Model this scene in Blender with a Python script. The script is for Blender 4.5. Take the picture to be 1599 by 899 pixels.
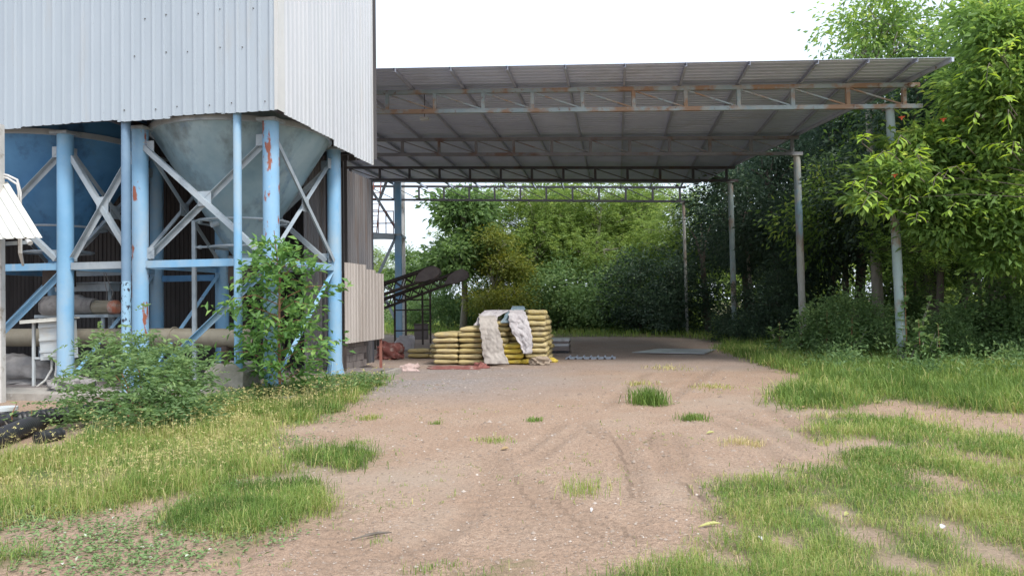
import bpy, math, random
import numpy as np
from mathutils import Vector, Matrix
R = math.radians
# ------------------------------------------------------------------ camera, world, sun, exposure
scn = bpy.context.scene
for o in list(bpy.data.objects): bpy.data.objects.remove(o)
C = scn.collection
F = 1180.0; PITCH = 22.5/1180.0; ROLL = 0.012; CAMZ = 1.6
fw = Vector((0, math.cos(PITCH), math.sin(PITCH))); r0 = Vector((1,0,0)); u0 = Vector((0,-math.sin(PITCH), math.cos(PITCH)))
rt = math.cos(ROLL)*r0 - math.sin(ROLL)*u0; up = math.sin(ROLL)*r0 + math.cos(ROLL)*u0
cd = bpy.data.cameras.new('camera'); cam = bpy.data.objects.new('camera', cd); C.objects.link(cam)
cam.matrix_world = Matrix(((rt.x,up.x,-fw.x,0),(rt.y,up.y,-fw.y,0),(rt.z,up.z,-fw.z,CAMZ),(0,0,0,1)))
cd.sensor_width = 36; cd.lens = F/1599*36; cd.clip_start = .05; cd.clip_end = 3000
scn.camera = cam
SUN_EL, SUN_AZ = 56, 143         # azimuth measured clockwise from +Y (the view direction)
w = bpy.data.worlds.new('World'); scn.world = w; w.use_nodes = True
nt = w.node_tree; nt.nodes.clear()
sky = nt.nodes.new('ShaderNodeTexSky'); sky.sky_type = 'NISHITA'; sky.sun_disc = False
sky.sun_elevation = R(SUN_EL); sky.sun_rotation = R(SUN_AZ); sky.air_density = 1.0; sky.dust_density = 3.5; sky.ozone_density = 1.0
hs = nt.nodes.new('ShaderNodeHueSaturation'); hs.inputs['Saturation'].default_value = .8; hs.inputs['Value'].default_value = 1.0
vl = nt.nodes.new('ShaderNodeMixRGB'); vl.inputs[0].default_value = .5; vl.inputs[2].default_value = (11.0,12.4,14.2,1)   # thin bright cloud veil over the whole sky
bg = nt.nodes.new('ShaderNodeBackground'); bg.inputs[1].default_value = .105
wo = nt.nodes.new('ShaderNodeOutputWorld')
nt.links.new(sky.outputs[0], hs.inputs['Color']); nt.links.new(hs.outputs[0], vl.inputs[1]); nt.links.new(vl.outputs[0], bg.inputs[0]); nt.links.new(bg.outputs[0], wo.inputs[0])
sd = bpy.data.lights.new('sun','SUN'); sd.energy = 2.3; sd.angle = R(14); sd.color = (1,.965,.92)
so = bpy.data.objects.new('sun', sd); C.objects.link(so)
sdir = Vector((math.sin(R(SUN_AZ))*math.cos(R(SUN_EL)), math.cos(R(SUN_AZ))*math.cos(R(SUN_EL)), math.sin(R(SUN_EL))))
so.rotation_euler = sdir.to_track_quat('Z','Y').to_euler(); so.location = (0,0,60)
scn.view_settings.view_transform = 'Standard'; scn.view_settings.look = 'None'; scn.view_settings.gamma = 1
scn.view_settings.use_curve_mapping = False; scn.view_settings.exposure = 0.68
scn.render.engine = 'CYCLES'; scn.cycles.max_bounces = 8; scn.cycles.transparent_max_bounces = 8
# ------------------------------------------------------------------ helpers
def ray(px, py):
    px = float(px); py = float(py)
    return fw + ((px-799.5)/F)*rt + ((449.5-py)/F)*up
def P(px, py, Y):
    d = ray(px, py); t = Y/d.y
    return Vector((d.x*t, Y, CAMZ + d.z*t))
def G(px, py, z=0):
    d = ray(px, py); t = (z-CAMZ)/d.z
    return Vector((d.x*t, d.y*t, z))
UB = Vector((.9806,-.1961,0)); VB = Vector((.1961,.9806,0)); OB = Vector((-4.16,13.08,0))
def H(a, b, z): return OB + a*UB + b*VB + Vector((0,0,z))          # hopper building axes
US = Vector((.9905,-.1377,0)); VS = Vector((.1377,.9905,0)); OS = Vector((0,19.0,0))
def S(a, b, z): return OS + a*US + b*VS + Vector((0,0,z))          # shed axes
YB = math.atan2(UB.y, UB.x); YS = math.atan2(US.y, US.x)
rng = np.random.default_rng(7); rnd = random.Random(7)
def tag(o, label=None, cat=None, group=None, kind=None):
    if label: o['label'] = label
    if cat: o['category'] = cat
    if group: o['group'] = group
    if kind: o['kind'] = kind
    return o
def link(o, parent=None):
    C.objects.link(o)
    if parent is not None:
        o.parent = parent; o.matrix_parent_inverse = parent_inv(parent)
    return o
def wm(p):
    m = Matrix.LocRotScale(p.location, p.rotation_euler, p.scale)
    return m if p.parent is None else wm(p.parent) @ p.matrix_parent_inverse @ m
def parent_inv(p): return wm(p).inverted()
def thing(name, label, cat, loc, group=None):
    e = bpy.data.objects.new(name, None); e.empty_display_size = .2; C.objects.link(e); e.location = Vector(loc)
    return tag(e, label, cat, group)
def vn(x, y, s=0):
    xi = np.floor(x); yi = np.floor(y); fx = x-xi; fy = y-yi; fx = fx*fx*(3-2*fx); fy = fy*fy*(3-2*fy)
    h = lambda a, b: np.modf(np.abs(np.sin(a*127.1+b*311.7+s*74.7)*43758.5453))[0]
    return (h(xi,yi)*(1-fx)+h(xi+1,yi)*fx)*(1-fy)+(h(xi,yi+1)*(1-fx)+h(xi+1,yi+1)*fx)*fy
def fbm(x, y, s=0): return vn(x,y,s)*.5+vn(x*2.1,y*2.1,s+1)*.3+vn(x*4.3,y*4.3,s+2)*.2
class MB:
    def __init__(s): s.v = []; s.f = []
    def add(s, vs, fs):
        k = len(s.v); s.v += [tuple(v) for v in vs]; s.f += [tuple(i+k for i in f) for f in fs]; return s
    def box(s, c, size, ax=None, bev=0):
        c = Vector(c); X, Y, Z = ax if ax else (Vector((1,0,0)), Vector((0,1,0)), Vector((0,0,1)))
        hx, hy, hz = size[0]/2, size[1]/2, size[2]/2
        vs = [c+X*i*hx+Y*j*hy+Z*k*hz for k in (-1,1) for j in (-1,1) for i in (-1,1)]
        return s.add(vs, [(0,2,3,1),(4,5,7,6),(0,1,5,4),(2,6,7,3),(0,4,6,2),(1,3,7,5)])
    def bar(s, p0, p1, w, h, upv=(0,0,1)):
        p0 = Vector(p0); p1 = Vector(p1); d = (p1-p0); L = d.length; d.normalize(); u = Vector(upv)
        if abs(d.dot(u)) > .98: u = Vector((0,1,0))
        x = d.cross(u).normalized(); z = x.cross(d).normalized()
        return s.box((p0+p1)/2, (w, L, h), (x, d, z))
    def angle(s, p0, p1, w, t=.008, upv=(0,0,1)):
        p0 = Vector(p0); p1 = Vector(p1); d = (p1-p0).normalized(); u = Vector(upv)
        if abs(d.dot(u)) > .98: u = Vector((0,1,0))
        x = d.cross(u).normalized(); z = x.cross(d).normalized()
        s.bar(p0, p1, w, t, upv); o = x*(w/2)-z*(w/2)
        return s.bar(p0+o, p1+o, t, w, upv)
    def channel(s, p0, p1, w, h, t=.01, upv=(0,0,1)):
        p0 = Vector(p0); p1 = Vector(p1); d = (p1-p0).normalized(); u = Vector(upv)
        x = d.cross(u).normalized(); z = x.cross(d).normalized()
        s.bar(p0+x*(w/2-t/2), p1+x*(w/2-t/2), t, h-2*t-.002, upv)
        for k in (-1,1): s.bar(p0+z*k*(h/2-t/2), p1+z*k*(h/2-t/2), w, t, upv)
        return s
    def tube(s, pts, r, n=12, cap=True):
        pts = [Vector(p) for p in pts]; rs = r if hasattr(r,'__len__') else [r]*len(pts)
        k0 = len(s.v); prev = None
        for i, p in enumerate(pts):
            d = (pts[min(i+1,len(pts)-1)]-pts[max(i-1,0)]).normalized()
            if prev is None: x = d.cross(Vector((0,0,1)) if abs(d.z)<.9 else Vector((0,1,0))).normalized()
            else: x = (prev - d*prev.dot(d)).normalized()
            prev = x; y = d.cross(x)
            for j in range(n):
                a = 2*math.pi*j/n; s.v.append(tuple(p+(x*math.cos(a)+y*math.sin(a))*rs[i]))
        for i in range(len(pts)-1):
            for j in range(n):
                a = k0+i*n+j; b = k0+i*n+(j+1)%n; s.f.append((a,b,b+n,a+n))
        if cap:
            s.f.append(tuple(k0+j for j in range(n))[::-1]); e = k0+(len(pts)-1)*n; s.f.append(tuple(e+j for j in range(n)))
        return s
    def lathe(s, c, prof, n=32, a0=0, a1=2*math.pi):
        c = Vector(c); full = abs(a1-a0-2*math.pi) < 1e-6; m = n if full else n+1; k0 = len(s.v)
        for r, z in prof:
            for j in range(m):
                a = a0+(a1-a0)*j/n; s.v.append((c.x+r*math.cos(a), c.y+r*math.sin(a), c.z+z))
        for i in range(len(prof)-1):
            for j in range(n):
                a = k0+i*m+j; b = k0+i*m+(j+1)%m; s.f.append((a,b,b+m,a+m))
        return s
    def build(s, name, mat, parent=None, smooth=True, ang=38):
        m = bpy.data.meshes.new(name); m.from_pydata(s.v, [], s.f); m.update()
        if smooth:
            m.polygons.foreach_set('use_smooth', [True]*len(m.polygons)); m.set_sharp_from_angle(angle=R(ang))
        m.materials.append(mat); o = bpy.data.objects.new(name, m); return link(o, parent)
def copy_obj(o, name, parent=None):
    c = bpy.data.objects.new(name, o.data); return link(c, parent)
def npmesh(name, V, faces, mat, attrs=None, smooth=False):
    """V (n,3); faces: list of int arrays (m,k)"""
    m = bpy.data.meshes.new(name); m.vertices.add(len(V)); m.vertices.foreach_set('co', np.ascontiguousarray(V, dtype=np.float32).ravel())
    loops = np.concatenate([f.ravel() for f in faces]); sizes = np.concatenate([np.full(len(f), f.shape[1]) for f in faces])
    m.loops.add(len(loops)); m.loops.foreach_set('vertex_index', loops.astype(np.int32))
    m.polygons.add(len(sizes)); m.polygons.foreach_set('loop_start', np.concatenate([[0],np.cumsum(sizes)[:-1]]).astype(np.int32))
    if smooth: m.polygons.foreach_set('use_smooth', np.ones(len(sizes), dtype=bool))
    m.update(calc_edges=True)
    for k, a in (attrs or {}).items():
        at = m.attributes.new(k, 'FLOAT', 'POINT'); at.data.foreach_set('value', np.ascontiguousarray(a, dtype=np.float32))
    m.materials.append(mat); return m
# ------------------------------------------------------------------ materials
def newmat(name):
    m = bpy.data.materials.new(name); m.use_nodes = True; t = m.node_tree
    return m, t, t.nodes['Principled BSDF'], t.nodes['Material Output']
def nd(t, ty, **kw):
    n = t.nodes.new(ty)
    for k, v in kw.items():
        if k in n.inputs.keys() if isinstance(k, str) else False: n.inputs[k].default_value = v
        else: setattr(n, k, v)
    return n
def ramp(t, fac, stops):
    r = t.nodes.new('ShaderNodeValToRGB'); e = r.color_ramp.elements
    while len(e) < len(stops): e.new(.5)
    for x, (p, c) in zip(e, stops): x.position = p; x.color = (*c, 1)
    if fac is not None: t.links.new(fac, r.inputs[0])
    return r.outputs[0]
def noise(t, scale, detail=6, sc=(1,1,1), coord='pos', rough=.6, off=(0,0,0)):
    if coord == 'pos': src = t.nodes.new('ShaderNodeNewGeometry').outputs['Position']
    else: src = t.nodes.new('ShaderNodeTexCoord').outputs['Object']
    mp = t.nodes.new('ShaderNodeMapping'); mp.inputs['Scale'].default_value = sc; mp.inputs['Location'].default_value = off; t.links.new(src, mp.inputs[0])
    n = t.nodes.new('ShaderNodeTexNoise'); n.inputs['Scale'].default_value = scale; n.inputs['Detail'].default_value = detail; n.inputs['Roughness'].default_value = rough
    t.links.new(mp.outputs[0], n.inputs['Vector']); return n.outputs['Fac']
def mix(t, fac, a, b):
    m = t.nodes.new('ShaderNodeMixRGB')
    for i, x in ((0,fac),(1,a),(2,b)):
        if hasattr(x, 'is_linked'): t.links.new(x, m.inputs[i])
        else: m.inputs[i].default_value = x if i == 0 else (*x, 1)
    return m.outputs[0]
def bump(t, b, h, strength=.3, dist=.02):
    n = t.nodes.new('ShaderNodeBump'); n.inputs['Strength'].default_value = strength; n.inputs['Distance'].default_value = dist
    t.links.new(h, n.inputs['Height']); t.links.new(n.outputs[0], b.inputs['Normal']); return n
def surf(name, c0, c1, scale=3, rough=.6, metal=0, spots=None, bmp=.15, bscale=40, sc=(1,1,1), spec=.4, coord='pos'):
    """two-tone noisy surface; spots = list of (colour, scale, lo, hi, stretch)"""
    m, t, b, o = newmat(name)
    col = ramp(t, noise(t, scale, 7, sc, coord), [(.3,c0),(.7,c1)])
    for i, (c, s, lo, hi, st) in enumerate(spots or []):
        f = ramp(t, noise(t, s, 8, st, coord, .65, (i*3.7+1.3,2.1*i,0)), [(lo,(0,0,0)),(hi,(1,1,1))]); col = mix(t, f, col, c)
    t.links.new(col, b.inputs['Base Color']); b.inputs['Roughness'].default_value = rough; b.inputs['Metallic'].default_value = metal
    b.inputs['Specular IOR Level'].default_value = spec
    if bmp: bump(t, b, noise(t, bscale, 5, (1,1,1), coord), bmp, .01)
    return m
RUST = (.16,.065,.035); GR = (.22,.2,.18)
M = {}
M['white_sheet'] = surf('white_sheet', (.345,.4,.45), (.395,.45,.5), .8, .36, 0, [((.38,.375,.355), 1.3, .58, .95, (2,2,.3))], .03, 60, (1,1,.3))
M['side_sheet_lit'] = surf('side_sheet_lit', (.46,.485,.515), (.53,.55,.57), .8, .4, 0, [((.45,.42,.37), 1.5, .58, .9, (2,2,.25))], .04, 60, (2,2,.3))  # front white made lighter: the side's stronger light is put into the colour
M['flashing'] = surf('flashing', (.5,.51,.5), (.57,.57,.55), 2, .45, 0, [((.45,.42,.36), 3, .55, .8, (2,2,.4))], .05)
M['blue'] = surf('blue_paint', (.17,.38,.6), (.24,.45,.65), 2.2, .5, 0, [((.36,.46,.52), 1.1, .45, .7, (1,1,.6)), (RUST, 5, .66,.7, (1,1,.45)), ((.05,.05,.06), 14, .7,.73, (1,1,.6)), ((.42,.47,.5), 2.5, .6,.75, (2,2,.2))], .08, 30)
M['blue_chipped'] = surf('blue_chipped', (.2,.4,.6), (.28,.47,.65), 2.2, .5, 0, [((.38,.46,.52), 1.1, .5, .75, (1,1,.6)), ((.3,.1,.06), 3.6, .58,.61, (1,1,.35)), ((.4,.46,.5), 9, .66,.7, (1,1,.5))], .1, 30)
M['blue_spotted'] = surf('blue_spotted', (.24,.42,.58), (.3,.48,.62), 2.2, .5, 0, [((.035,.04,.06), 16, .55,.58, (1,1,.8)), ((.28,.09,.06), 6, .68,.71, (1,1,.4))], .1, 30)
M['blue_deep'] = surf('blue_deep', (.06,.19,.38), (.1,.28,.5), 1.6, .45, 0, [((.03,.08,.16), 2.2, .55, .75, (1,1,.6)), ((.1,.16,.2), 1.2, .6,.8, (1,1,1))], .05)
M['cone_steel'] = surf('cone_steel', (.2,.31,.37), (.32,.43,.48), 1.6, .5, .1, [((.1,.13,.14), 1.7, .52, .75, (1,1,.6)), ((.36,.44,.47), 1.1, .58, .8, (1,1,1)), ((.08,.17,.28), 1.4, .6,.75, (1,1,.5))], .08, 12)
M['grey_blue_steel'] = surf('grey_blue_steel', (.3,.36,.41), (.42,.47,.5), 3, .5, .1, [(RUST, 6, .66,.72, (1,1,1)), ((.2,.24,.28), 2, .55,.7, (1,1,1))], .08)
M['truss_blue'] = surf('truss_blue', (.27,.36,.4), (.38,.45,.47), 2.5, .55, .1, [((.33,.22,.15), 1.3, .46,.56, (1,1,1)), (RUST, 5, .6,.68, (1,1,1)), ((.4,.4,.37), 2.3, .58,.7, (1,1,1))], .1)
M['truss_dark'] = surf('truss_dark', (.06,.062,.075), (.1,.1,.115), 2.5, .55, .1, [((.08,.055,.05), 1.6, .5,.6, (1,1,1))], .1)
M['truss_silhouette'] = surf('truss_silhouette', (.025,.025,.03), (.045,.043,.048), 2.5, .6, 0, None, .1)
M['truss_shaded'] = surf('truss_shaded', (.2,.21,.24), (.28,.29,.32), 2.5, .55, .1, [((.2,.14,.12), 1.6, .55,.65, (1,1,1))], .1)
M['rust_steel'] = surf('rust_steel', (.045,.036,.033), (.1,.075,.062), 4, .7, .1, [(RUST, 6, .6,.7, (1,1,1))], .2)
M['rail_rust'] = surf('rail_rust', (.25,.09,.07), (.34,.15,.11), 4, .6, .1)
M['roof_sheet'] = surf('roof_sheet', (.52,.59,.77), (.62,.69,.86), 1.2, .45, .1, [((.42,.46,.54), .9, .55, .8, (1,1,1)), ((.45,.42,.4), 1.0, .62,.8, (.4,3,1))], .03)
M['purlin'] = surf('purlin', (.4,.44,.54), (.48,.52,.62), 3, .5, .2, [(RUST, 5, .64,.72, (1,1,1))], .05)
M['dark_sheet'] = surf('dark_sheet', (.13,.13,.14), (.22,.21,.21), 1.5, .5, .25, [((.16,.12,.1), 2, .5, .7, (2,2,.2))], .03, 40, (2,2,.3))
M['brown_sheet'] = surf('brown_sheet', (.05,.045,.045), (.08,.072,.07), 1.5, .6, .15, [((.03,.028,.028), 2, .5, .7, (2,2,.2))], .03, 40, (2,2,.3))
M['pale_sheet'] = surf('pale_sheet', (.37,.33,.3), (.46,.42,.385), 1.5, .55, .1, [((.3,.25,.21), 2, .52, .75, (3,3,.2)), ((.56,.52,.48), 1.5, .6,.7, (4,4,.1))], .03, 40, (2,2,.3))
M['cream_sheet'] = surf('cream_sheet', (.6,.6,.54), (.7,.69,.63), 2, .5, 0, [((.45,.42,.36), 3, .55,.75, (1,1,1))], .03)
M['concrete'] = surf('concrete', (.25,.23,.2), (.4,.37,.33), 5, .9, 0, [((.17,.15,.13), 3, .55,.7, (1,1,1)), ((.46,.44,.4), 9, .6,.7, (1,1,1))], .5, 30)
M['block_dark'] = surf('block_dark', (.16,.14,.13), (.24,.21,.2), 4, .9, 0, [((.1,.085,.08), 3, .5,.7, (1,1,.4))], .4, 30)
M['cabinet'] = surf('cabinet', (.42,.46,.48), (.54,.57,.57), 3, .5, 0, [((.5,.48,.42), 2, .5,.7, (1,1,1))], .05)
M['duct'] = surf('duct', (.25,.22,.165), (.33,.295,.225), 3, .6, 0, [((.24,.2,.15), 3, .5,.7, (1,1,1))], .1)
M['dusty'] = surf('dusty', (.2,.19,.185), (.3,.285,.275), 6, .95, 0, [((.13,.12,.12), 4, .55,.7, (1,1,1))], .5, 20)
M['motor_red'] = surf('motor_red', (.42,.12,.07), (.5,.22,.14), 6, .6, 0, [((.45,.4,.36), 5, .5,.65, (1,1,1))], .1)
M['black_pipe'] = surf('black_pipe', (.015,.016,.018), (.03,.03,.034), 3, .45, 0, [((.16,.14,.12), 4, .6,.8, (1,1,1))], .1)
M['pvc'] = surf('pvc', (.5,.5,.48), (.62,.61,.58), 5, .5, 0, [((.3,.26,.2), 4, .55,.7, (1,1,1))], .05)
M['galv'] = surf('galv', (.4,.41,.43), (.52,.53,.55), 2, .4, .35, [((.3,.29,.28), 3, .55,.7, (1,1,1))], .03)
M['column'] = surf('column_old_paint', (.24,.32,.33), (.33,.4,.4), 2.5, .65, 0, [((.26,.2,.16), 1.6, .48,.58, (1,1,.5)), (RUST, 4, .63,.7, (1,1,.6)), ((.4,.41,.37), 3, .58,.7, (1,1,.6))], .2)
M['column_pale'] = surf('column_pale', (.33,.34,.32), (.42,.42,.39), 2.5, .65, 0, [((.26,.21,.17), 1.6, .5,.6, (1,1,.5)), ((.22,.34,.42), 1.1, .55,.66, (1,1,.5))], .2)
M['bark'] = surf('bark', (.09,.075,.06), (.17,.145,.12), 8, .9, 0, None, .6, 25, (1,1,.3))
M['bark_pale'] = surf('bark_pale', (.24,.22,.18), (.34,.31,.26), 8, .9, 0, None, .5, 25, (1,1,.3))
M['stem'] = surf('stem', (.2,.09,.05), (.27,.15,.09), 8, .8, 0, None, .3)
M['red_cloth'] = surf('red_cloth', (.16,.05,.042), (.26,.1,.085), 4, .9, 0, [((.42,.33,.29), 5, .55,.7, (1,1,1))], .4)
M['drum'] = surf('drum', (.15,.125,.12), (.22,.19,.18), 4, .7, .2, [(RUST, 4, .6,.7, (1,1,1))], .2)
def sackmat(name, c0, c1, dirt, text=0):
    m, t, b, o = newmat(name)
    oi = t.nodes.new('ShaderNodeObjectInfo')
    col = ramp(t, oi.outputs['Random'], [(0,c0),(1,c1)])
    f = ramp(t, noise(t, 5, 6, (1,1,1)), [(.45,(0,0,0)),(.75,(1,1,1))]); col = mix(t, f, col, dirt)
    t.links.new(col, b.inputs['Base Color']); b.inputs['Roughness'].default_value = .75; b.inputs['Specular IOR Level'].default_value = .25
    wv = t.nodes.new('ShaderNodeTexWave'); wv.inputs['Scale'].default_value = 60; wv.inputs['Distortion'].default_value = 2
    tc = t.nodes.new('ShaderNodeTexCoord'); t.links.new(tc.outputs['Object'], wv.inputs[0])
    a = t.nodes.new('ShaderNodeMath'); a.operation = 'MULTIPLY_ADD'; a.inputs[1].default_value = .25
    t.links.new(wv.outputs['Fac'], a.inputs[0]); t.links.new(noise(t, 14, 5), a.inputs[2]); bump(t, b, a.outputs[0], .55, .02)
    return m
M['sack'] = sackmat('sack_ochre', (.45,.36,.155), (.58,.48,.25), (.4,.33,.21))
M['sack_bright'] = sackmat('sack_bright', (.55,.41,.05), (.62,.47,.08), (.42,.33,.12))
M['sack_paper'] = sackmat('sack_paper', (.34,.27,.2), (.4,.32,.25), (.27,.21,.16))
M['woven_grey'] = sackmat('woven_grey', (.42,.38,.34), (.46,.42,.38), (.33,.29,.26))
M['woven_white'] = sackmat('woven_white', (.52,.49,.49), (.56,.53,.53), (.4,.36,.37))
M['woven_blue'] = sackmat('woven_blue', (.17,.24,.28), (.2,.28,.32), (.25,.29,.3))
def leafmat(name, stops, trans=.35, rough=.5, attr='rnd', spec=.3):
    m, t, b, o = newmat(name)
    at = t.nodes.new('ShaderNodeAttribute'); at.attribute_name = attr
    col = ramp(t, at.outputs['Fac'], stops)
    t.links.new(col, b.inputs['Base Color']); b.inputs['Roughness'].default_value = rough; b.inputs['Specular IOR Level'].default_value = spec
    tr = t.nodes.new('ShaderNodeBsdfTranslucent'); hsv = t.nodes.new('ShaderNodeHueSaturation'); hsv.inputs['Hue'].default_value = .485; hsv.inputs['Value'].default_value = 1.5; hsv.inputs['Saturation'].default_value = 1.1
    t.links.new(col, hsv.inputs['Color']); t.links.new(hsv.outputs[0], tr.inputs[0])
    mx = t.nodes.new('ShaderNodeMixShader'); mx.inputs[0].default_value = trans
    t.links.new(b.outputs[0], mx.inputs[1]); t.links.new(tr.outputs[0], mx.inputs[2]); t.links.new(mx.outputs[0], o.inputs[0])
    return m
M['leaf_broad'] = leafmat('leaf_broad', [(0,(.085,.15,.055)),(.6,(.15,.25,.085)),(1,(.26,.38,.13))], .4)
M['leaf_near'] = leafmat('leaf_near', [(0,(.11,.19,.06)),(.6,(.185,.305,.08)),(.9,(.32,.44,.1)),(1,(.42,.48,.13))], .5)
M['leaf_light'] = leafmat('leaf_light', [(0,(.22,.36,.055)),(1,(.35,.5,.08))], .45)
M['leaf_feather'] = leafmat('leaf_feather', [(0,(.13,.2,.06)),(.6,(.225,.325,.09)),(1,(.37,.46,.135))], .45)
M['leaf_yellow'] = leafmat('leaf_yellow', [(0,(.12,.16,.035)),(.6,(.2,.24,.05)),(1,(.36,.34,.06))])
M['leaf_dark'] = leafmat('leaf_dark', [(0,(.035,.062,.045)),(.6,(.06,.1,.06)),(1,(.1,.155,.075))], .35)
M['leaf_shrub'] = leafmat('leaf_shrub', [(0,(.1,.175,.07)),(.6,(.165,.265,.105)),(1,(.27,.37,.14))], .42)
M['leaf_sapling'] = leafmat('leaf_sapling', [(0,(.09,.19,.06)),(.6,(.15,.29,.085)),(1,(.29,.45,.13))], .42)
M['weed'] = leafmat('weed', [(0,(.12,.2,.07)),(.8,(.19,.28,.11)),(.97,(.2,.29,.12)),(1,(.6,.62,.56))], .2)
M['grass'] = leafmat('grass', [(0,(.09,.158,.036)),(.3,(.165,.265,.065)),(.55,(.285,.355,.1)),(.8,(.455,.425,.17)),(1,(.55,.465,.255))], .34, .6, 'rnd', .2)
M['flower'] = surf('flower_red', (.6,.1,.05), (.65,.15,.07), 3, .6, 0, None, 0)
M['dry_leaf'] = surf('dry_leaf', (.3,.2,.1), (.4,.28,.14), 20, .8, 0, None, .1)
M['yellow_leaf'] = surf('yellow_leaf', (.36,.36,.12), (.42,.4,.16), 20, .7, 0, None, .1)
M['paper'] = surf('paper', (.5,.5,.52), (.58,.58,.58), 20, .8, 0, None, .1)
M['pebble'] = leafmat('pebble', [(0,(.2,.15,.115)),(.7,(.33,.265,.215)),(1,(.5,.44,.39))], 0, .9)
# ------------------------------------------------------------------ ground
def wpoly(pts): return np.array([[*G(x,y)[:2]] for x, y in pts])
def pip(x, y, poly):
    ins = np.zeros(x.shape, bool); n = len(poly); j = n-1
    for i in range(n):
        xi, yi = poly[i]; xj, yj = poly[j]
        c = ((yi > y) != (yj > y)) & (x < (xj-xi)*(y-yi)/((yj-yi) if abs(yj-yi) > 1e-9 else 1e-9)+xi)
        ins ^= c; j = i
    return ins
PATCH = [   # name, outline, blades per m2 (at 6 m), length, yellowness, jitter
 ('tall', [(-160,790),(-160,760),(0,722),(70,716),(130,690),(180,672),(250,664),(330,640),(400,628),(470,628),(500,640),(430,676),(426,700),(440,716),(428,742),(330,764),(180,782),(140,800),(60,818),(0,832),(-160,850)], 5600, .16, .42, .10),
 ('verge', [(330,625),(400,612),(470,604),(545,596),(606,592),(565,622),(500,648),(440,668),(380,640)], 4600, .18, .25, .08),
 ('clump', [(285,805),(325,772),(440,756),(500,770),(533,796),(512,816),(420,832),(330,840),(288,826)], 7000, .12, .28, .07),
 ('clump', [(448,722),(470,704),(530,697),(582,712),(570,729),(480,736)], 5000, .18, .2, .06),
 ('corner', [(-80,850),(0,862),(40,872),(52,888),(0,903),(-80,920)], 3200, .13, .2, .06),
 ('right_back', [(1120,545),(1190,567),(1262,590),(1250,608),(1196,622),(1230,640),(1310,634),(1400,626),(1500,640),(1640,650),(1800,640),(1800,530),(1500,535),(1200,530)], 3600, .28, .33, .12),
 ('right_mid', [(1236,673),(1290,656),(1330,645),(1420,660),(1490,676),(1640,690),(1640,716),(1500,700),(1420,692),(1300,686)], 3200, .12, .45, .12),
 ('right_near', [(1140,776),(1180,752),(1250,735),(1312,748),(1330,716),(1420,700),(1500,706),(1720,715),(1900,960),(1000,960),(1015,896),(1042,862),(1150,838),(1168,816),(1142,792)], 6000, .1, .42, .10),
 ('bottom', [(745,905),(800,884),(880,893),(990,889),(1015,930),(720,930)], 1500, .08, .3, .06),
 ('strip', [(1330,645),(1420,628),(1640,650),(1640,700),(1500,680)], 420, .09, .62, .2),
]
PW = [(n, wpoly(p), d, l, yl, j) for n, p, d, l, yl, j in PATCH]
DIRT_HOLES = [((1000,700),(0,0))]
# bare and dry spots inside the right-hand grass (px centre, radius m)
BARE = [(1475,755,.4),(1350,838,.22),(1135,875,.2),(1560,872,.25),(1310,800,.18),(1420,885,.2),(60,845,.3),(1540,720,.4),(1230,850,.15),(1480,830,.2)]
BAREW = [(G(x,y).x, G(x,y).y, r) for x, y, r in BARE]
BACK = np.array([S(a,b,0)[:2] for a, b in ((-40,19.5),(-2.6,18.7),(-1.4,15.5),(1.2,15.2),(4.5,14.6),(5.6,13.5),(6.6,9),(7.2,5),(40,2),(60,60),(-60,60))])
def warp(x, y, k=1.0): return x+(fbm(x*2.3,y*2.3,71)-.5)*.75*k, y+(fbm(x*2.1,y*2.1,72)-.5)*1.0*k
def grassmask(x, y):
    x0, y0 = x, y; x, y = warp(x, y)
    m = np.zeros(x.shape)
    for i in range(5):
        jx = x+rng.normal(0,.11,x.shape); jy = y+rng.normal(0,.12,x.shape)
        q = np.zeros(x.shape, bool)
        for n, p, d, l, yl, j in PW:
            if n != 'strip': q |= pip(jx, jy, p)
        q |= pip(jx, jy, BACK)
        m += q/5
    x, y = x0, y0
    for bx, by, r in BAREW: m *= np.clip(((x-bx)**2+((y-by)*.6)**2)/r**2, .15, 1)
    return m
TRACKS = [   # px polylines, half width m
 ([(500,905),(512,850),(520,800),(540,765)],.09), ([(545,905),(548,850),(556,800)],.09), ([(553,900),(606,862),(680,838),(735,800),(775,745)],.09), ([(600,905),(660,870),(735,835)],.09),
 ([(752,705),(776,775),(807,826),(835,860)],.08), ([(770,700),(803,765),(845,832),(890,870)],.09), ([(800,730),(842,772),(905,826),(960,860)],.1), ([(850,760),(930,815),(1010,850)],.08),
 ([(900,652),(956,691),(972,730),(985,790)],.09), ([(965,672),(990,737),(1000,800),(990,850)],.09), ([(1004,700),(1017,674),(1032,715),(1040,760)],.08), ([(1045,670),(1062,728),(1110,790)],.09),
 ([(1056,748),(1090,780),(1130,812)],.09), ([(1120,640),(1165,656),(1215,680),(1270,714)],.1), ([(1090,650),(1150,672),(1200,702),(1230,735)],.1), ([(1170,622),(1215,650),(1290,700)],.1),
 ([(794,722),(840,690),(880,655)],.08), ([(820,730),(858,700),(905,665)],.08), ([(1020,640),(1060,610),(1100,585),(1120,572)],.12), ([(940,640),(980,605),(1010,580)],.12), ([(330,905),(400,850),(460,830),(560,815)],.09), ([(200,890),(300,865),(400,850)],.08)]
TW = []
for pts, hw in TRACKS:
    p = np.array([[*G(x,y)[:2]] for x, y in pts]); t = np.linspace(0, len(p)-1, 40)
    q = np.stack([np.interp(t, np.arange(len(p)), p[:,k]) for k in (0,1)], 1)
    for _ in range(4): q[1:-1] = (q[:-2]+2*q[1:-1]+q[2:])/4
    TW.append((q, hw))
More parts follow.
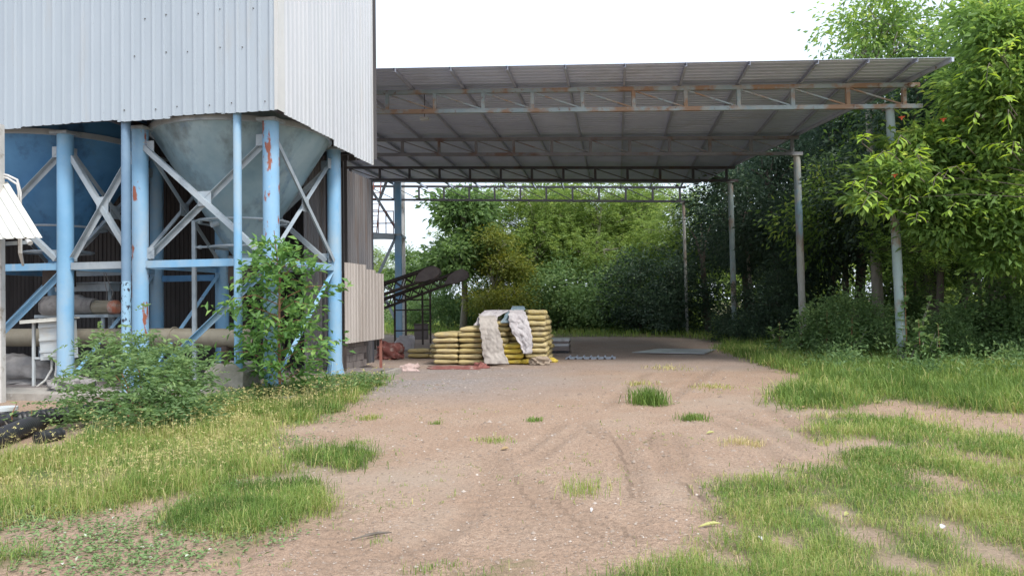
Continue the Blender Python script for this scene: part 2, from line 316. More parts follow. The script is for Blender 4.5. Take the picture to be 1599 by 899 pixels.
def tracks(x, y):
    wgt = np.zeros(x.shape); rim = np.zeros(x.shape); al = np.zeros(x.shape)
    for q, hw in TW:
        lo = q.min(0)-.6; hi = q.max(0)+.6
        s = np.where((x>lo[0])&(x<hi[0])&(y>lo[1])&(y<hi[1]))[0]
        if not len(s): continue
        best = np.full(len(s), 9.); ba = np.zeros(len(s)); L = 0
        for i in range(len(q)-1):
            d = q[i+1]-q[i]; l2 = d@d; tt = np.clip(((x[s]-q[i,0])*d[0]+(y[s]-q[i,1])*d[1])/l2, 0, 1)
            ds = np.hypot(x[s]-q[i,0]-tt*d[0], y[s]-q[i,1]-tt*d[1]); k = ds < best; best[k] = ds[k]; ba[k] = L+tt[k]*math.sqrt(l2); L += math.sqrt(l2)
        end = np.clip(np.minimum(ba, L-ba)/.5, 0, 1)
        w_ = np.exp(-(best/(hw*1.15))**2)*end*(.5+.5*vn(ba*1.1, ba*0+hw*9+q[0,0], 3)); r_ = np.exp(-((best-hw*1.9)/(hw*.55))**2)*end*.6
        k = w_ > wgt[s]; al[s[k]] = ba[k]; wgt[s] = np.maximum(wgt[s], w_); rim[s] = np.maximum(rim[s], r_)
    return wgt, rim, al
gx = np.concatenate([-np.geomspace(900,14,22), np.arange(-13.5,-5,.1), np.arange(-5,6.5,.042), np.arange(6.5,13.51,.1), np.geomspace(14,900,22)])
gy = np.concatenate([[-300,-60,-10,0,2.5,3.4], np.geomspace(3.9,44,400), np.geomspace(46,1500,26)])
XX, YY = np.meshgrid(gx, gy); fx, fy = XX.ravel(), YY.ravel()
near = (np.abs(fx) < 14) & (fy > 3) & (fy < 45)
wg, rim, al = tracks(fx, fy)
def gheight(x, y): return (fbm(x*.55, y*.55, 5)-.5)*.07*np.clip((16-y)/8,0.25,1)
gm = grassmask(fx, fy); gm[fy > 60] = 1
zz = gheight(fx, fy) - wg*(.028+.014*np.sin(al*2*np.pi/.17)) + rim*.016 + (fbm(fx*5, fy*5, 9)-.5)*.016*near
zz = np.where(near, zz, 0.0) + gm*.02*near
far = np.clip((fy-60)/800, 0, 1); zz = zz - far*0
gpt = [S(-4,-6,0)[:2], (-1,14.5)]
grav = np.clip(1.15-np.hypot((fx+1.6)/3.6, (fy-15.3)/3.4), 0, 1)*1.3 + np.clip((fy-16.8)/2, 0, .55)*(fy < 45)
grav = np.clip(grav*.75*(.6+.8*fbm(fx*.8, fy*.8, 21)), 0, 1)
def make_ground_mat():
    m, t, b, o = newmat('ground_dirt')
    A = lambda n: (lambda q: (setattr(q,'attribute_name',n), q.outputs['Fac'])[1])(t.nodes.new('ShaderNodeAttribute'))
    dirt = ramp(t, noise(t, .9, 8, (1,1,1)), [(.25,(.345,.232,.162)),(.5,(.41,.292,.213)),(.75,(.465,.35,.265))])
    dirt = mix(t, ramp(t, noise(t, 26, 6, (1,1,1), rough=.7), [(.35,(1,1,1)),(.55,(0,0,0))]), dirt, (.25,.175,.125))
    dirt = mix(t, ramp(t, noise(t, 60, 3, (1,1,1), rough=.7), [(.62,(0,0,0)),(.72,(1,1,1))]), dirt, (.45,.385,.33))
    dirt = mix(t, ramp(t, noise(t, 130, 2, (1,1,1), rough=.8), [(.38,(1,1,1)),(.5,(0,0,0))]), dirt, (.2,.14,.1))
    dirt = mix(t, ramp(t, noise(t, .35, 6, (1,1,1), off=(4,9,0)), [(.5,(0,0,0)),(.7,(1,1,1))]), dirt, (.34,.27,.21))
    vo = t.nodes.new('ShaderNodeTexVoronoi'); vo.inputs['Scale'].default_value = 30; g = t.nodes.new('ShaderNodeNewGeometry'); t.links.new(g.outputs['Position'], vo.inputs['Vector'])
    gv = mix(t, ramp(t, vo.outputs['Color'], [(0,(.16,.14,.135)),(.6,(.27,.245,.235)),(1,(.46,.43,.42))]), (.2,.18,.17), (.3,.27,.25)) if False else ramp(t, vo.outputs['Color'], [(0,(.19,.165,.155)),(.6,(.27,.24,.225)),(.85,(.33,.3,.285)),(1,(.5,.47,.45))])
    col = mix(t, A('gravel'), dirt, gv)
    soil = ramp(t, noise(t, 6, 7, (1,1,1)), [(.3,(.13,.115,.06)),(.7,(.25,.2,.12))])
    soil = mix(t, ramp(t, noise(t, 1.3, 5, (1,1,1)), [(.45,(0,0,0)),(.6,(1,1,1))]), soil, (.1,.13,.045))
    col = mix(t, A('grassy'), col, soil)
    rr = t.nodes.new('ShaderNodeMath'); rr.operation = 'MULTIPLY'; rr.inputs[1].default_value = .6; t.links.new(A('rut'), rr.inputs[0])
    col = mix(t, rr.outputs[0], col, (.235,.168,.122))
    t.links.new(col, b.inputs['Base Color']); b.inputs['Roughness'].default_value = .95; b.inputs['Specular IOR Level'].default_value = .15
    # tread bars across the ruts, pebbly relief everywhere
    sn = t.nodes.new('ShaderNodeMath'); sn.operation = 'MULTIPLY'; sn.inputs[1].default_value = 2*math.pi/.085; t.links.new(A('along'), sn.inputs[0])
    s2 = t.nodes.new('ShaderNodeMath'); s2.operation = 'SINE'; t.links.new(sn.outputs[0], s2.inputs[0])
    s3 = t.nodes.new('ShaderNodeMath'); s3.operation = 'MULTIPLY'; t.links.new(s2.outputs[0], s3.inputs[0]); t.links.new(A('rut'), s3.inputs[1])
    s4 = t.nodes.new('ShaderNodeMath'); s4.operation = 'MULTIPLY_ADD'; s4.inputs[1].default_value = .11; t.links.new(s3.outputs[0], s4.inputs[0])
    v2 = t.nodes.new('ShaderNodeMath'); v2.operation = 'MULTIPLY_ADD'; v2.inputs[1].default_value = -.5; t.links.new(vo.outputs['Distance'], v2.inputs[0]); t.links.new(noise(t, 32, 8, (1,1,1), rough=.7), v2.inputs[2]); t.links.new(v2.outputs[0], s4.inputs[2])
    bump(t, b, s4.outputs[0], .75, .03)
    return m
M['ground'] = make_ground_mat()
nx, ny = len(gx), len(gy); ii = np.arange(nx*ny).reshape(ny, nx)
quads = np.stack([ii[:-1,:-1], ii[:-1,1:], ii[1:,1:], ii[1:,:-1]], -1).reshape(-1,4)
gme = npmesh('ground', np.stack([fx,fy,zz],1), [quads], M['ground'], {'grassy':gm, 'gravel':grav, 'rut':wg, 'along':al}, True)
ground = link(bpy.data.objects.new('ground', gme)); tag(ground, 'bare reddish dirt yard with tyre tracks and gravel', None, None, 'structure')
def gz(x, y):
    x = np.atleast_1d(np.asarray(x, float)); y = np.atleast_1d(np.asarray(y, float))
    i = np.clip(np.searchsorted(gx, x)-1, 0, nx-2); j = np.clip(np.searchsorted(gy, y)-1, 0, ny-2)
    a = (x-gx[i])/(gx[i+1]-gx[i]); c = (y-gy[j])/(gy[j+1]-gy[j]); Z = zz.reshape(ny, nx)
    return (Z[j,i]*(1-a)+Z[j,i+1]*a)*(1-c)+(Z[j+1,i]*(1-a)+Z[j+1,i+1]*a)*c
def gz1(x, y): return float(gz(x, y)[0])
# ------------------------------------------------------------------ grass
def blades(bx, by, L, W, col, lean=.55, bz=None):
    n = len(bx); z = gz(bx, by) if bz is None else bz
    th = rng.uniform(0, 2*np.pi, n); ph = th+np.pi/2+rng.normal(0,.5,n); le = np.minimum(np.abs(rng.normal(0, lean, n))+.1, 1.9)
    hx, hy = np.cos(th), np.sin(th); wx, wy = np.cos(ph)*W/2, np.sin(ph)*W/2
    base = np.stack([bx, by, z-.01], 1); k1 = 1/np.sqrt(1+le*le*.3)
    mid = base + np.stack([hx*le*.28*L*k1, hy*le*.28*L*k1, .55*L*k1+.01], 1)
    up_ = np.clip(.95-.62*le, -.12, .95)
    tip = base + np.stack([hx*le*.8*L*k1, hy*le*.8*L*k1, np.maximum(.55*L*k1+.45*L*up_, .015)], 1)
    wv = np.stack([wx, wy, np.zeros(n)], 1)
    V = np.stack([base-wv, base+wv, mid+wv*.85, mid-wv*.85, tip], 1).reshape(-1,3)
    k = np.arange(n)[:,None]*5
    return V, k+np.array([[0,1,2,3]]), k+np.array([[3,2,4]]), np.repeat(col, 5)
class Grass:
    def __init__(s): s.V=[]; s.q=[]; s.t=[]; s.c=[]; s.n=0
    def add(s, *a, **k):
        V, q, t, c = blades(*a, **k); s.V.append(V); s.q.append(q+s.n); s.t.append(t+s.n); s.c.append(c); s.n += len(V)
    def build(s, name, label, cat='grass'):
        me = npmesh(name, np.concatenate(s.V), [np.concatenate(s.q), np.concatenate(s.t)], M['grass'], {'rnd': np.clip(np.concatenate(s.c),0,1)})
        return tag(link(bpy.data.objects.new(name, me)), label, cat, None, 'stuff')
def sample(poly, dens, jit):
    lo = poly.min(0); hi = poly.max(0); lo[0] = max(lo[0],-14); hi[0] = min(hi[0],20); lo[1] = max(lo[1],3.6)
    n = int(dens*(hi[0]-lo[0])*(hi[1]-lo[1])*1.0); x = rng.uniform(lo[0],hi[0],n); y = rng.uniform(lo[1],hi[1],n)
    k = (rng.uniform(0,1,n) < np.minimum(1, (6/np.maximum(y,1))**1.25)) & (np.abs(x) < .78*y+1.2); x, y = x[k], y[k]
    k = pip(*warp(x, y), poly); x, y = x[k]+rng.normal(0,jit,k.sum()), y[k]+rng.normal(0,jit*1.3,k.sum())
    return x, y
def bare_keep(x, y):
    k = np.ones(x.shape)
    for bx, by, r in BAREW: k *= np.clip(((x-bx)**2+((y-by)*.6)**2)/r**2, .06, 1)
    return k
def heads(gs, x, y, h, lod):
    z = gz(x, y)+h*.93
    for q in range(4):       # finger-like seed spikes at the top of a stalk
        a = rng.uniform(0,6.28,len(x)); l = .028*lod**.5*rng.uniform(.7,1.3,len(x)); n = len(x)
        b = np.stack([x,y,z],1); t = b+np.stack([np.cos(a)*l,np.sin(a)*l,rng.uniform(-.2,.6,n)*l],1); w_ = np.stack([-np.sin(a),np.cos(a),np.zeros(n)],1)*(.0028*lod)[:,None]; up_ = np.array([0,0,.004])
        V = np.stack([b-w_,b+w_,(b+t)/2+w_+up_,(b+t)/2-w_+up_,t],1).reshape(-1,3); k = np.arange(n)[:,None]*5+gs.n
        gs.V.append(V); gs.q.append(k+np.array([[0,1,2,3]])); gs.t.append(k+np.array([[3,2,4]])); gs.c.append(np.repeat(rng.uniform(.75,1.0,n),5)); gs.n += len(V)
gl, gr = Grass(), Grass()
for n, p, d, l, yl, j in PW:
    x, y = sample(p, d, j); dn = fbm(x*1.3, y*1.3, 31)
    keep = rng.uniform(0,1,len(x)) < np.clip((dn-.2)*2.6, .1, 1)*bare_keep(x, y); x, y, dn = x[keep], y[keep], dn[keep]
    st = rng.uniform(0,1,len(x)) < .05; x[st] += rng.normal(0,.3,st.sum()); y[st] += rng.normal(0,.4,st.sum())
    lod = np.clip(y/6, .8, 3.2)
    hn = fbm(x*1.1, y*1.1, 41)*.6+vn(x*3.7, y*3.7, 43)*.6; yn = fbm(x*.9, y*.9, 51)*.6+vn(x*2.9,y*2.9,53)*.4
    if n == 'tall': yl_ = yl+.5*(np.clip((y-5.8)/2.2,-.7,.55)) *.5+ (yn-.5)*1.1
    else: yl_ = yl+(yn-.5)*1.3
    L = l*(.3+1.15*hn)*rng.uniform(.5,1.35,len(x)); W = .0042*lod*rng.uniform(.7,1.5,len(x))
    L[st] *= .6; c = yl_*.8+rng.normal(0,.15,len(x)); s = rng.uniform(0,1,len(x)) < .08; c[s] += .45
    (gl if p[:,0].mean() < 0 else gr).add(x, y, L, W, c, lean=1.0 if n == 'tall' else 1.25)
    dd = rng.uniform(0,1,len(x)) < .16; (gl if p[:,0].mean() < 0 else gr).add(x[dd], y[dd], np.minimum(L[dd],.13), W[dd]*.9, .86+rng.normal(0,.09,dd.sum()), lean=2.6)   # dead thatch lying flat
    if n in ('tall','verge'):           # pale seed heads on thin stalks
        k = rng.uniform(0,1,len(x)) < .045; heads(gl, x[k], y[k], L[k]*1.35+.05, lod[k]); gl.add(x[k], y[k], L[k]*1.35+.05, W[k]*.6, np.full(k.sum(),.9)+rng.normal(0,.1,k.sum()), lean=.25)
TUFTS = [(1013,630,.24,650,.3,.2),(1083,656,.17,260,.12,.25),(835,657,.11,120,.08,.3),(770,688,.2,160,.07,.5),(578,654,.16,160,.08,.6),(680,662,.08,60,.07,.4),(1165,693,.2,200,.1,.95),(1115,605,.4,240,.08,.75),(912,768,.2,140,.16,.55),(1000,600,.3,120,.1,.8),(1040,575,.6,150,.1,.9),(660,890,.14,90,.06,.35),(700,880,.1,60,.05,.4),(590,840,.1,40,.05,.4),(1560,708,.3,200,.1,.5),(1290,690,.25,140,.08,.6),(475,660,.25,120,.1,.4),(560,690,.14,60,.05,.4)]
for px, py, r, n, l, yl in TUFTS:
    g = G(px, py); x = g.x+rng.normal(0,r*.55,n); y = g.y+rng.normal(0,r*.55,n); lod = np.clip(g.y/6,.8,3)
    gr.add(x, y, l*rng.uniform(.5,1.25,n), .005*lod*np.ones(n), yl+rng.normal(0,.14,n), lean=.6)
# grass behind and beside the shed, and the lit field beyond
gb = Grass()
x = rng.uniform(-24,30,90000); y = rng.uniform(17,62,90000); k = pip(x, y, BACK) & (np.abs(x) < .75*y+2); x, y = x[k], y[k]
keep = rng.uniform(0,1,len(x)) < np.clip((fbm(x*.5,y*.5,61)-.15)*2.2,.15,1); x, y = x[keep], y[keep]
gb.add(x, y, rng.uniform(.16,.5,len(x))*(.5+fbm(x*.4,y*.4,63)), .02*np.clip(y/25,.8,2)*np.ones(len(x)), .38+(fbm(x*.5,y*.5,62)-.5)*.7+rng.normal(0,.1,len(x)), lean=.6)
gl.build('grass', 'tall yellowing grass and green clumps on the verge beside the hopper building')
gr.build('grass', 'patchy short grass on the open dirt beyond the tyre tracks')
gb.build('grass', 'long green grass growing behind and beside the open shed')
# ------------------------------------------------------------------ corrugated sheets
def profile(width, pitch, rib, depth, sl=.3, start=0):
    """trapezoid ribs: list of (s, d)"""
    p = [(0,0)]; s = start if start else pitch*.5
    while s + rib/2 < width:
        for ds, d in ((-rib/2,0),(-rib/2*(1-sl*2),depth),(rib/2*(1-sl*2),depth),(rib/2,0)): p.append((s+ds, d))
        s += pitch
    if width-p[-1][0] > .005: p.append((width,0))
    return p
def sheet_mesh(name, mat, W, Hh, pitch, rib, depth, t=.004, sine=False):
    """local: x along width, z up, ribs towards -y; thin solid"""
    pr = [(s, depth*.5*(1-math.cos(2*math.pi*s/pitch))) for s in np.arange(0, W+.001, pitch/8)] if sine else profile(W, pitch, rib, depth)
    mb = MB(); n = len(pr)
    vs = [(s,-d-t,z) for z in (0,Hh) for s, d in pr] + [(s,-d,z) for z in (0,Hh) for s, d in pr]
    fs = []
    for i in range(n-1):
        fs.append((i,i+1,n+i+1,n+i)); fs.append((2*n+i,3*n+i,3*n+i+1,2*n+i+1)); fs.append((i,2*n+i,2*n+i+1,i+1)); fs.append((n+i,n+i+1,3*n+i+1,3*n+i))
    fs.append((0,n,3*n,2*n)); fs.append((n-1,3*n-1,4*n-1,2*n-1))
    mb.add(vs, fs); m = bpy.data.meshes.new(name); m.from_pydata(mb.v, [], mb.f); m.update()
    if sine: m.polygons.foreach_set('use_smooth', [True]*len(m.polygons)); m.set_sharp_from_angle(angle=R(50))
    m.materials.append(mat); return m
def put(mesh, name, loc, rotz, parent, rx=0):
    o = bpy.data.objects.new(name, mesh); C.objects.link(o); o.location = loc; o.rotation_euler = (rx,0,rotz)
    if parent is not None: o.parent = parent; o.matrix_parent_inverse = parent_inv(parent)
    return o
# ------------------------------------------------------------------ hopper building
SL = 0.0
hb = thing('hopper_building', 'tall white ribbed metal building raised on blue posts over the hoppers', 'building', H(-4,1.5,0))
ZB, ZT = 4.84, 9.6
A0, A1, B0, B1 = -10.6, .4, -.5, 3.66
fm = sheet_mesh('front_sheet', M['white_sheet'], 1.03, ZT-ZB, .205, .06, .036)
k = 0; a = A1-.03-1.0
while a > A0-.5:
    put(fm, 'wall_sheet', H(a, B0-.004*(k%2), ZB+.022*math.sin(k*2.3)), YB, hb); a -= 1.0; k += 1
sm = sheet_mesh('side_sheet_lit', M['side_sheet_lit'], 1.0, ZT-ZB+.1, .155, .04, .026)
for k in range(4):
    dz = [0,-.02,-.13,-.16][k]
    put(sm, 'wall_sheet', H(A1+.004*(k%2), B0+.22+k*.985, ZB+dz-.02), YB+math.pi/2, hb)
MB().box(H(A1-.015,B0-.012,(ZB+ZT)/2+.01), (.06,.012,ZT-ZB), (UB,VB,Vector((0,0,1)))).box(H(A1+.006,B0+.11,(ZB+ZT)/2+.01), (.012,.244,ZT-ZB), (UB,VB,Vector((0,0,1)))).build('corner_flashing', M['flashing'], hb, False)
MB().box(H(A1+.0,B1+.03,(ZB+ZT)/2-.08), (.04,.03,ZT-ZB+.2), (UB,VB,Vector((0,0,1)))).build('edge_trim', M['flashing'], hb, False)
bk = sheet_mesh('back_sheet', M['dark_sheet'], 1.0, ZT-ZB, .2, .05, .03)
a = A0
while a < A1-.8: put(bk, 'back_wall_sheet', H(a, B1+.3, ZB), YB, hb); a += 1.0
MB().box(H(A0-.2,(B0+B1)/2+.1,(ZB+ZT)/2), (.03,B1-B0+.2,ZT-ZB), (UB,VB,Vector((0,0,1)))).build('end_wall', M['white_sheet'], hb, False)
MB().box(H((A0+A1)/2-.1,(B0+B1)/2+.15,ZT+.04), (A1-A0+.3,B1-B0+.8,.06), (UB,VB,Vector((0,0,1)))).build('roof', M['roof_sheet'], hb, False)
MB().box(H((A0+A1)/2-.1,(B0+B1)/2+.18,ZB+.75), (A1-A0-.1,B1-B0+.3,.05), (UB,VB,Vector((0,0,1)))).build('floor_deck', M['dark_sheet'], hb, False)
for bb in (-.4, 3.5):
    MB().channel(H(A0,bb,ZB+.12), H(A1-.1,bb,ZB+.12), .08, .16).build('sill_beam', M['truss_dark'], hb, False)
for aa in (-.05+.3, -2.9, -6.2):
    MB().channel(H(aa,-.36,ZB+.12), H(aa,3.46,ZB+.12), .08, .15).build('cross_beam', M['truss_dark'], hb, False)
def post(px, py, b, r, mat, z1, name='post', z0=-.05):
    # thin posts carrying the wall sheets: from pixel column and depth row b
    o = H(0,b,0); d = ray(px, py); # intersect the line H(a,b)
    a = (d.x*o.y-d.y*o.x)/(d.y*UB.x-d.x*UB.y); p = H(a,b,0)
    MB().tube([p+Vector((0,0,z0)), p+Vector((0,0,z1))], r, 16).build(name, mat, hb)
    if z0 > 0: return
    MB().box(p+Vector((0,0,.13)), (.24,.24,.02), (UB,VB,Vector((0,0,1)))).build('base_plate', M['grey_blue_steel'], hb, False)
post(371, 300, -.38, .068, M['blue'], ZB+.05); post(197, 400, -.38, .078, M['blue_spotted'], 2.05); post(197, 400, -.38, .0775, surf('blue_shaded', (.13,.22,.33), (.18,.28,.39), 3, .5), ZB+.05, 'post_upper', 2.05); post(-60, 400, -.38, .078, M['blue'], ZB+.05)  # upper half of the spotted post coloured darker to stand for shade
for bb in (.25+3.2,): 
    p = H(-.55,bb,0); MB().tube([p, p+Vector((0,0,ZB+.05))], .05, 12).build('post', M['truss_dark'], hb)
# roofing screws
sc = MB()
for z in (5.0, 5.95, 6.6):
    for i in range(40):
        if (i*7+int(z*10)*3)%5 > 1: continue
        a_ = A1-.22-i*.205; sc.box(H(a_,B0-.012,z+.02*math.sin(i*5)), (.013,.02,.013), (UB,VB,Vector((0,0,1))))
o = sc.build('screws', M['rust_steel'], hb, False); o['kind'] = 'stuff'
# plinth
pl = MB(); pl.box(H(-4.9,1.9,.02), (11.2,5.4,.2), (UB,VB,Vector((0,0,1)))); pl = pl.build('concrete_plinth', M['concrete'], None, False)
fl_ = MB().box(H(-4.9,2.25,.1), (11.0,4.3,.075), (UB,VB,Vector((0,0,1)))).build('dusty_shaded_floor', M['block_dark'], pl, False)  # dusty floor darkened further: dim light under the hoppers put into the colour
tag(pl, 'low concrete slab under the blue hopper columns', 'slab')
# ------------------------------------------------------------------ hoppers and their frames
def hopper(a, b, mats, label, R0, name='hopper'):
    c = H(a, b, 0); t = thing(name, label, 'hopper', H(a,b,2.3))
    MB().lathe(c, [(.2,2.42),(.2,2.56),(.42,2.86),(R0-.0,4.8),(R0,4.9),(R0,5.55),(.1,5.57)], 48).build('cone', mats, t, True, 25)
    MB().lathe(c, [(R0-.06,4.8),(R0+.05,4.8),(R0+.05,4.9),(R0+.0,4.9)], 48).build('rim', M['grey_blue_steel'], t, True, 30)
    MB().lathe(c, [(.06,2.38),(.33,2.38),(.33,2.42),(.06,2.42)], 24).build('outlet_flange', M['grey_blue_steel'], t, True, 30)
    MB().box(c+Vector((0,0,2.2)), (.42,.42,.34), (UB,VB,Vector((0,0,1)))).build('gate_box', M['rust_steel'], t, False)
    for i, ang in enumerate((math.pi*1.32,)):
        q = MB(); q.tube([c+Vector((math.cos(ang)*.55,math.sin(ang)*.55,3.15)), c+Vector((math.cos(ang)*.72,math.sin(ang)*.72,3.1))], .05, 10); q.build('inspection_port', M['grey_blue_steel'], t)
    for zz_, rr in ((3.2,.86),(2.72,.62)):
        pts = [c+Vector((rr*math.cos(x),rr*math.sin(x),zz_)) for x in np.linspace(0,2*math.pi,33)]
        h = MB().tube(pts, .022, 8, False).build('air_pipe', M['grey_blue_steel'], t)
        s_ = MB()
        for x in (.6, 2.2, 3.9, 5.5):
            r1 = .1+(zz_-.12-2.56)*.66; r1 = max(r1,.22); s_.tube([c+Vector((rr*math.cos(x),rr*math.sin(x),zz_)), c+Vector((r1*math.cos(x),r1*math.sin(x),zz_-.02))], .016, 6)
        s_.build('pipe_stub', M['grey_blue_steel'], h)
    return t
hopper(-1.285, 1.28, M['cone_steel'], 'large grey-blue steel hopper cone, weathered, above the leafy sapling', 1.62)
hopper(-5.42, 1.28, M['blue_deep'], 'deep blue painted hopper cone behind the small metal awning', 1.62)
ZC = 4.83
def frame(a0, a1, b0, b1, label, mats, group):
    t = thing('support_tower', label, 'support tower', H((a0+a1)/2,(b0+b1)/2,.13), group)
    cs = [(a0,b0),(a1,b0),(a1,b1),(a0,b1)]
    for i, (a, b) in enumerate(cs):
        lean = .0
        col = MB().tube([H(a,b,.12), H(a,b,2.4), H(a,b,ZC-.05)], .14, 24).build('column', mats[i], t)
        MB().box(H(a,b,ZC-.025), (.36,.36,.05), (UB,VB,Vector((0,0,1)))).build('cap_plate', M['grey_blue_steel'], col, False)
        MB().box(H(a,b,.145), (.42,.42,.03), (UB,VB,Vector((0,0,1)))).build('base_plate', M['concrete'], col, False)
        g = MB()
        for k_ in range(4):
            d = (UB,VB,-UB,-VB)[k_]; n_ = (VB,UB,VB,UB)[k_]; p = H(a,b,.16)
            vs = [p+d*.13+n_*.006, p+d*.2+n_*.006, p+d*.13+n_*.006+Vector((0,0,.34)), p+d*.13-n_*.006, p+d*.2-n_*.006, p+d*.13-n_*.006+Vector((0,0,.34))]
            g.add(vs, [(0,1,2),(5,4,3),(0,3,4,1),(1,4,5,2),(2,5,3,0)])
        g.build('gusset', mats[i], col, False)
    Z = Vector((0,0,1)); zb = 2.36
    for i in range(4):
        (aa,ab), (ba,bb) = cs[i], cs[(i+1)%4]; d = (H(ba,bb,0)-H(aa,ab,0)).normalized(); n = d.cross(Z)
        p = H(aa,ab,0)+d*.13; q = H(ba,bb,0)-d*.13
        MB().channel(p+Z*zb, q+Z*zb, .09, .13).build('beam', M['blue'] if i != 2 else M['grey_blue_steel'], t, False)
        m = M['grey_blue_steel']
        MB().angle(p+Z*4.5+n*.03, q+Z*2.52+n*.03, .085).build('brace', m, t, False)
        MB().angle(q+Z*4.5-n*.03, p+Z*2.52-n*.03, .085).build('brace', m, t, False)
        mid = (p+q)/2+Z*3.5; MB().box(mid, (.26,.012,.26), (d,n,Z)).build('gusset_plate', m, t, False)
        for pp, dd in ((p,d),(q,-d)):
            for z_ in (4.48, 2.56): MB().box(pp+dd*.05+Z*z_, (.2,.014,.2), (d,n,Z)).build('gusset_plate', m, t, False)
        lm = M['blue']
        if i == 0: MB().angle(q+Z*2.26, p+Z*.3, .085).build('brace', lm, t, False)
        if i == 1: MB().angle(q+Z*2.26, p+Z*.3, .085).build('brace', lm, t, False)
        if i == 3: MB().angle(p+Z*2.26, q+Z*.3, .085).build('brace', lm, t, False)
    return t
frame(-2.57, 0, 0, 2.56, 'four blue steel columns with cross braces carrying the grey-blue hopper', [M['blue_chipped'],M['blue_chipped'],M['blue'],M['blue']], 'hopper frames')
frame(-6.7, -4.13, 0, 2.56, 'four blue steel columns with cross braces carrying the deep blue hopper', [M['blue'],M['blue'],M['blue'],M['blue']], 'hopper frames')
t = thing('tie_bracing', 'blue cross bracing that joins the two hopper frames', 'bracing', H(-3.35,0,2.3))
MB().channel(H(-3.98,0,2.36), H(-2.72,0,2.36), .09, .13).build('beam', M['grey_blue_steel'], t, False)
MB().angle(H(-3.98,.02,4.4), H(-2.72,.02,2.52), .085).build('brace', M['grey_blue_steel'], t, False)
MB().angle(H(-2.72,-.03,4.4), H(-3.98,-.03,2.52), .085).build('brace', M['grey_blue_steel'], t, False)
MB().box(H(-3.35,0,3.46), (.24,.012,.3), (UB,VB,Vector((0,0,1)))).build('gusset_plate', M['grey_blue_steel'], t, False)
MB().channel(H(-3.98,2.56,2.2), H(-2.72,2.56,2.2), .09, .13).build('beam', M['blue_deep'], t, False)
# air pipe header by the hopper
t = thing('pipe_header', 'slim grey pipe stand with two branches beside the weathered hopper cone', 'pipe', H(-2.1,.9,.13))
MB().bar(H(-2.1,.9,.12), H(-2.1,.9,3.23), .07, .07).build('stand', M['grey_blue_steel'], t, False)
for z_ in (3.2, 2.72):
    MB().tube([H(-2.1,.9,z_), H(-1.96+.15*(3.2-z_)*2,.9,z_)], .022, 8).tube([H(-2.0,.9,z_), H(-1.95,.9,z_)], .036, 8).build('branch_pipe', M['grey_blue_steel'], t)
# ------------------------------------------------------------------ walls round the back of the hoppers
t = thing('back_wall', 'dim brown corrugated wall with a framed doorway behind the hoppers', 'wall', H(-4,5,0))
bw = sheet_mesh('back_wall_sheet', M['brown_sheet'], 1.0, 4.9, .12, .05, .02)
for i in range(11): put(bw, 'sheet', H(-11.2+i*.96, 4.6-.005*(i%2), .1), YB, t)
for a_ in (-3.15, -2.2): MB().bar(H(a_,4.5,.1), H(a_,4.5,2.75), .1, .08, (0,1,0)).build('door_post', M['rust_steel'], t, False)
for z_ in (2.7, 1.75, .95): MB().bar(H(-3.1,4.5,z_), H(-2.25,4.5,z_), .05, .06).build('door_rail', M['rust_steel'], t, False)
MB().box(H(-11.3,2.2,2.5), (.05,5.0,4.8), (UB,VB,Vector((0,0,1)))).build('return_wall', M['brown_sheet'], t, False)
MB().bar(H(-3.4,4.52,2.45), H(-.8,4.52,2.2), .04, .05).build('slanted_rail', M['rust_steel'], t, False)
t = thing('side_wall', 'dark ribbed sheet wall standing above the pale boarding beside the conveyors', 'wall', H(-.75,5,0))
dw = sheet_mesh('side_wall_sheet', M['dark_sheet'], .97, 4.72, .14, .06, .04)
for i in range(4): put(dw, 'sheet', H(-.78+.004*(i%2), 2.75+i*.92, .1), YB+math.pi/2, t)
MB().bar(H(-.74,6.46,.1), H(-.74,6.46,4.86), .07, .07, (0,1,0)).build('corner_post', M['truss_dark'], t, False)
t = thing('pale_boarding', 'pale grey-beige corrugated boarding round the conveyor foot beside the blue column', 'boarding', H(-.2,4.6,0))
for i, (dz, wd) in enumerate(((0,.62),(.0,.6),(-.1,.6),(-.17,.5))):
    pm = sheet_mesh('boarding_sheet', M['pale_sheet'], wd+.03, 1.78+dz, .15 if i == 0 else .2, .07 if i == 0 else .05, .035 if i == 0 else .016)
    put(pm, 'sheet', H(-.2+.005*(i%2), 3.5+i*.6, .74), YB+math.pi/2, t)
for b_ in (3.6, 5.75): MB().bar(H(-.245,b_,.0), H(-.245,b_,2.3), .06, .06, (0,1,0)).build('post', M['rail_rust'] if b_ > 4 else M['rust_steel'], t, False)
for z_ in (.85,2.1): MB().bar(H(-.25,3.64,z_), H(-.25,5.71,z_), .04, .04).build('rail', M['rust_steel'], t, False)
bl = thing('block_wall', 'dark stained concrete block footing under the pale boarding', 'wall', H(-.45,4.4,0))
for r_ in range(4):
    for i in range(4 if r_%2 == 0 else 3):
        MB().box(H(-.5+.006*((i*7+r_*3)%3), 3.78+i*.41+(.205 if r_%2 else 0), .1+.1+r_*.165), (.2,.4,.158), (UB,VB,Vector((0,0,1)))).build('block', M['block_dark'], bl, False)
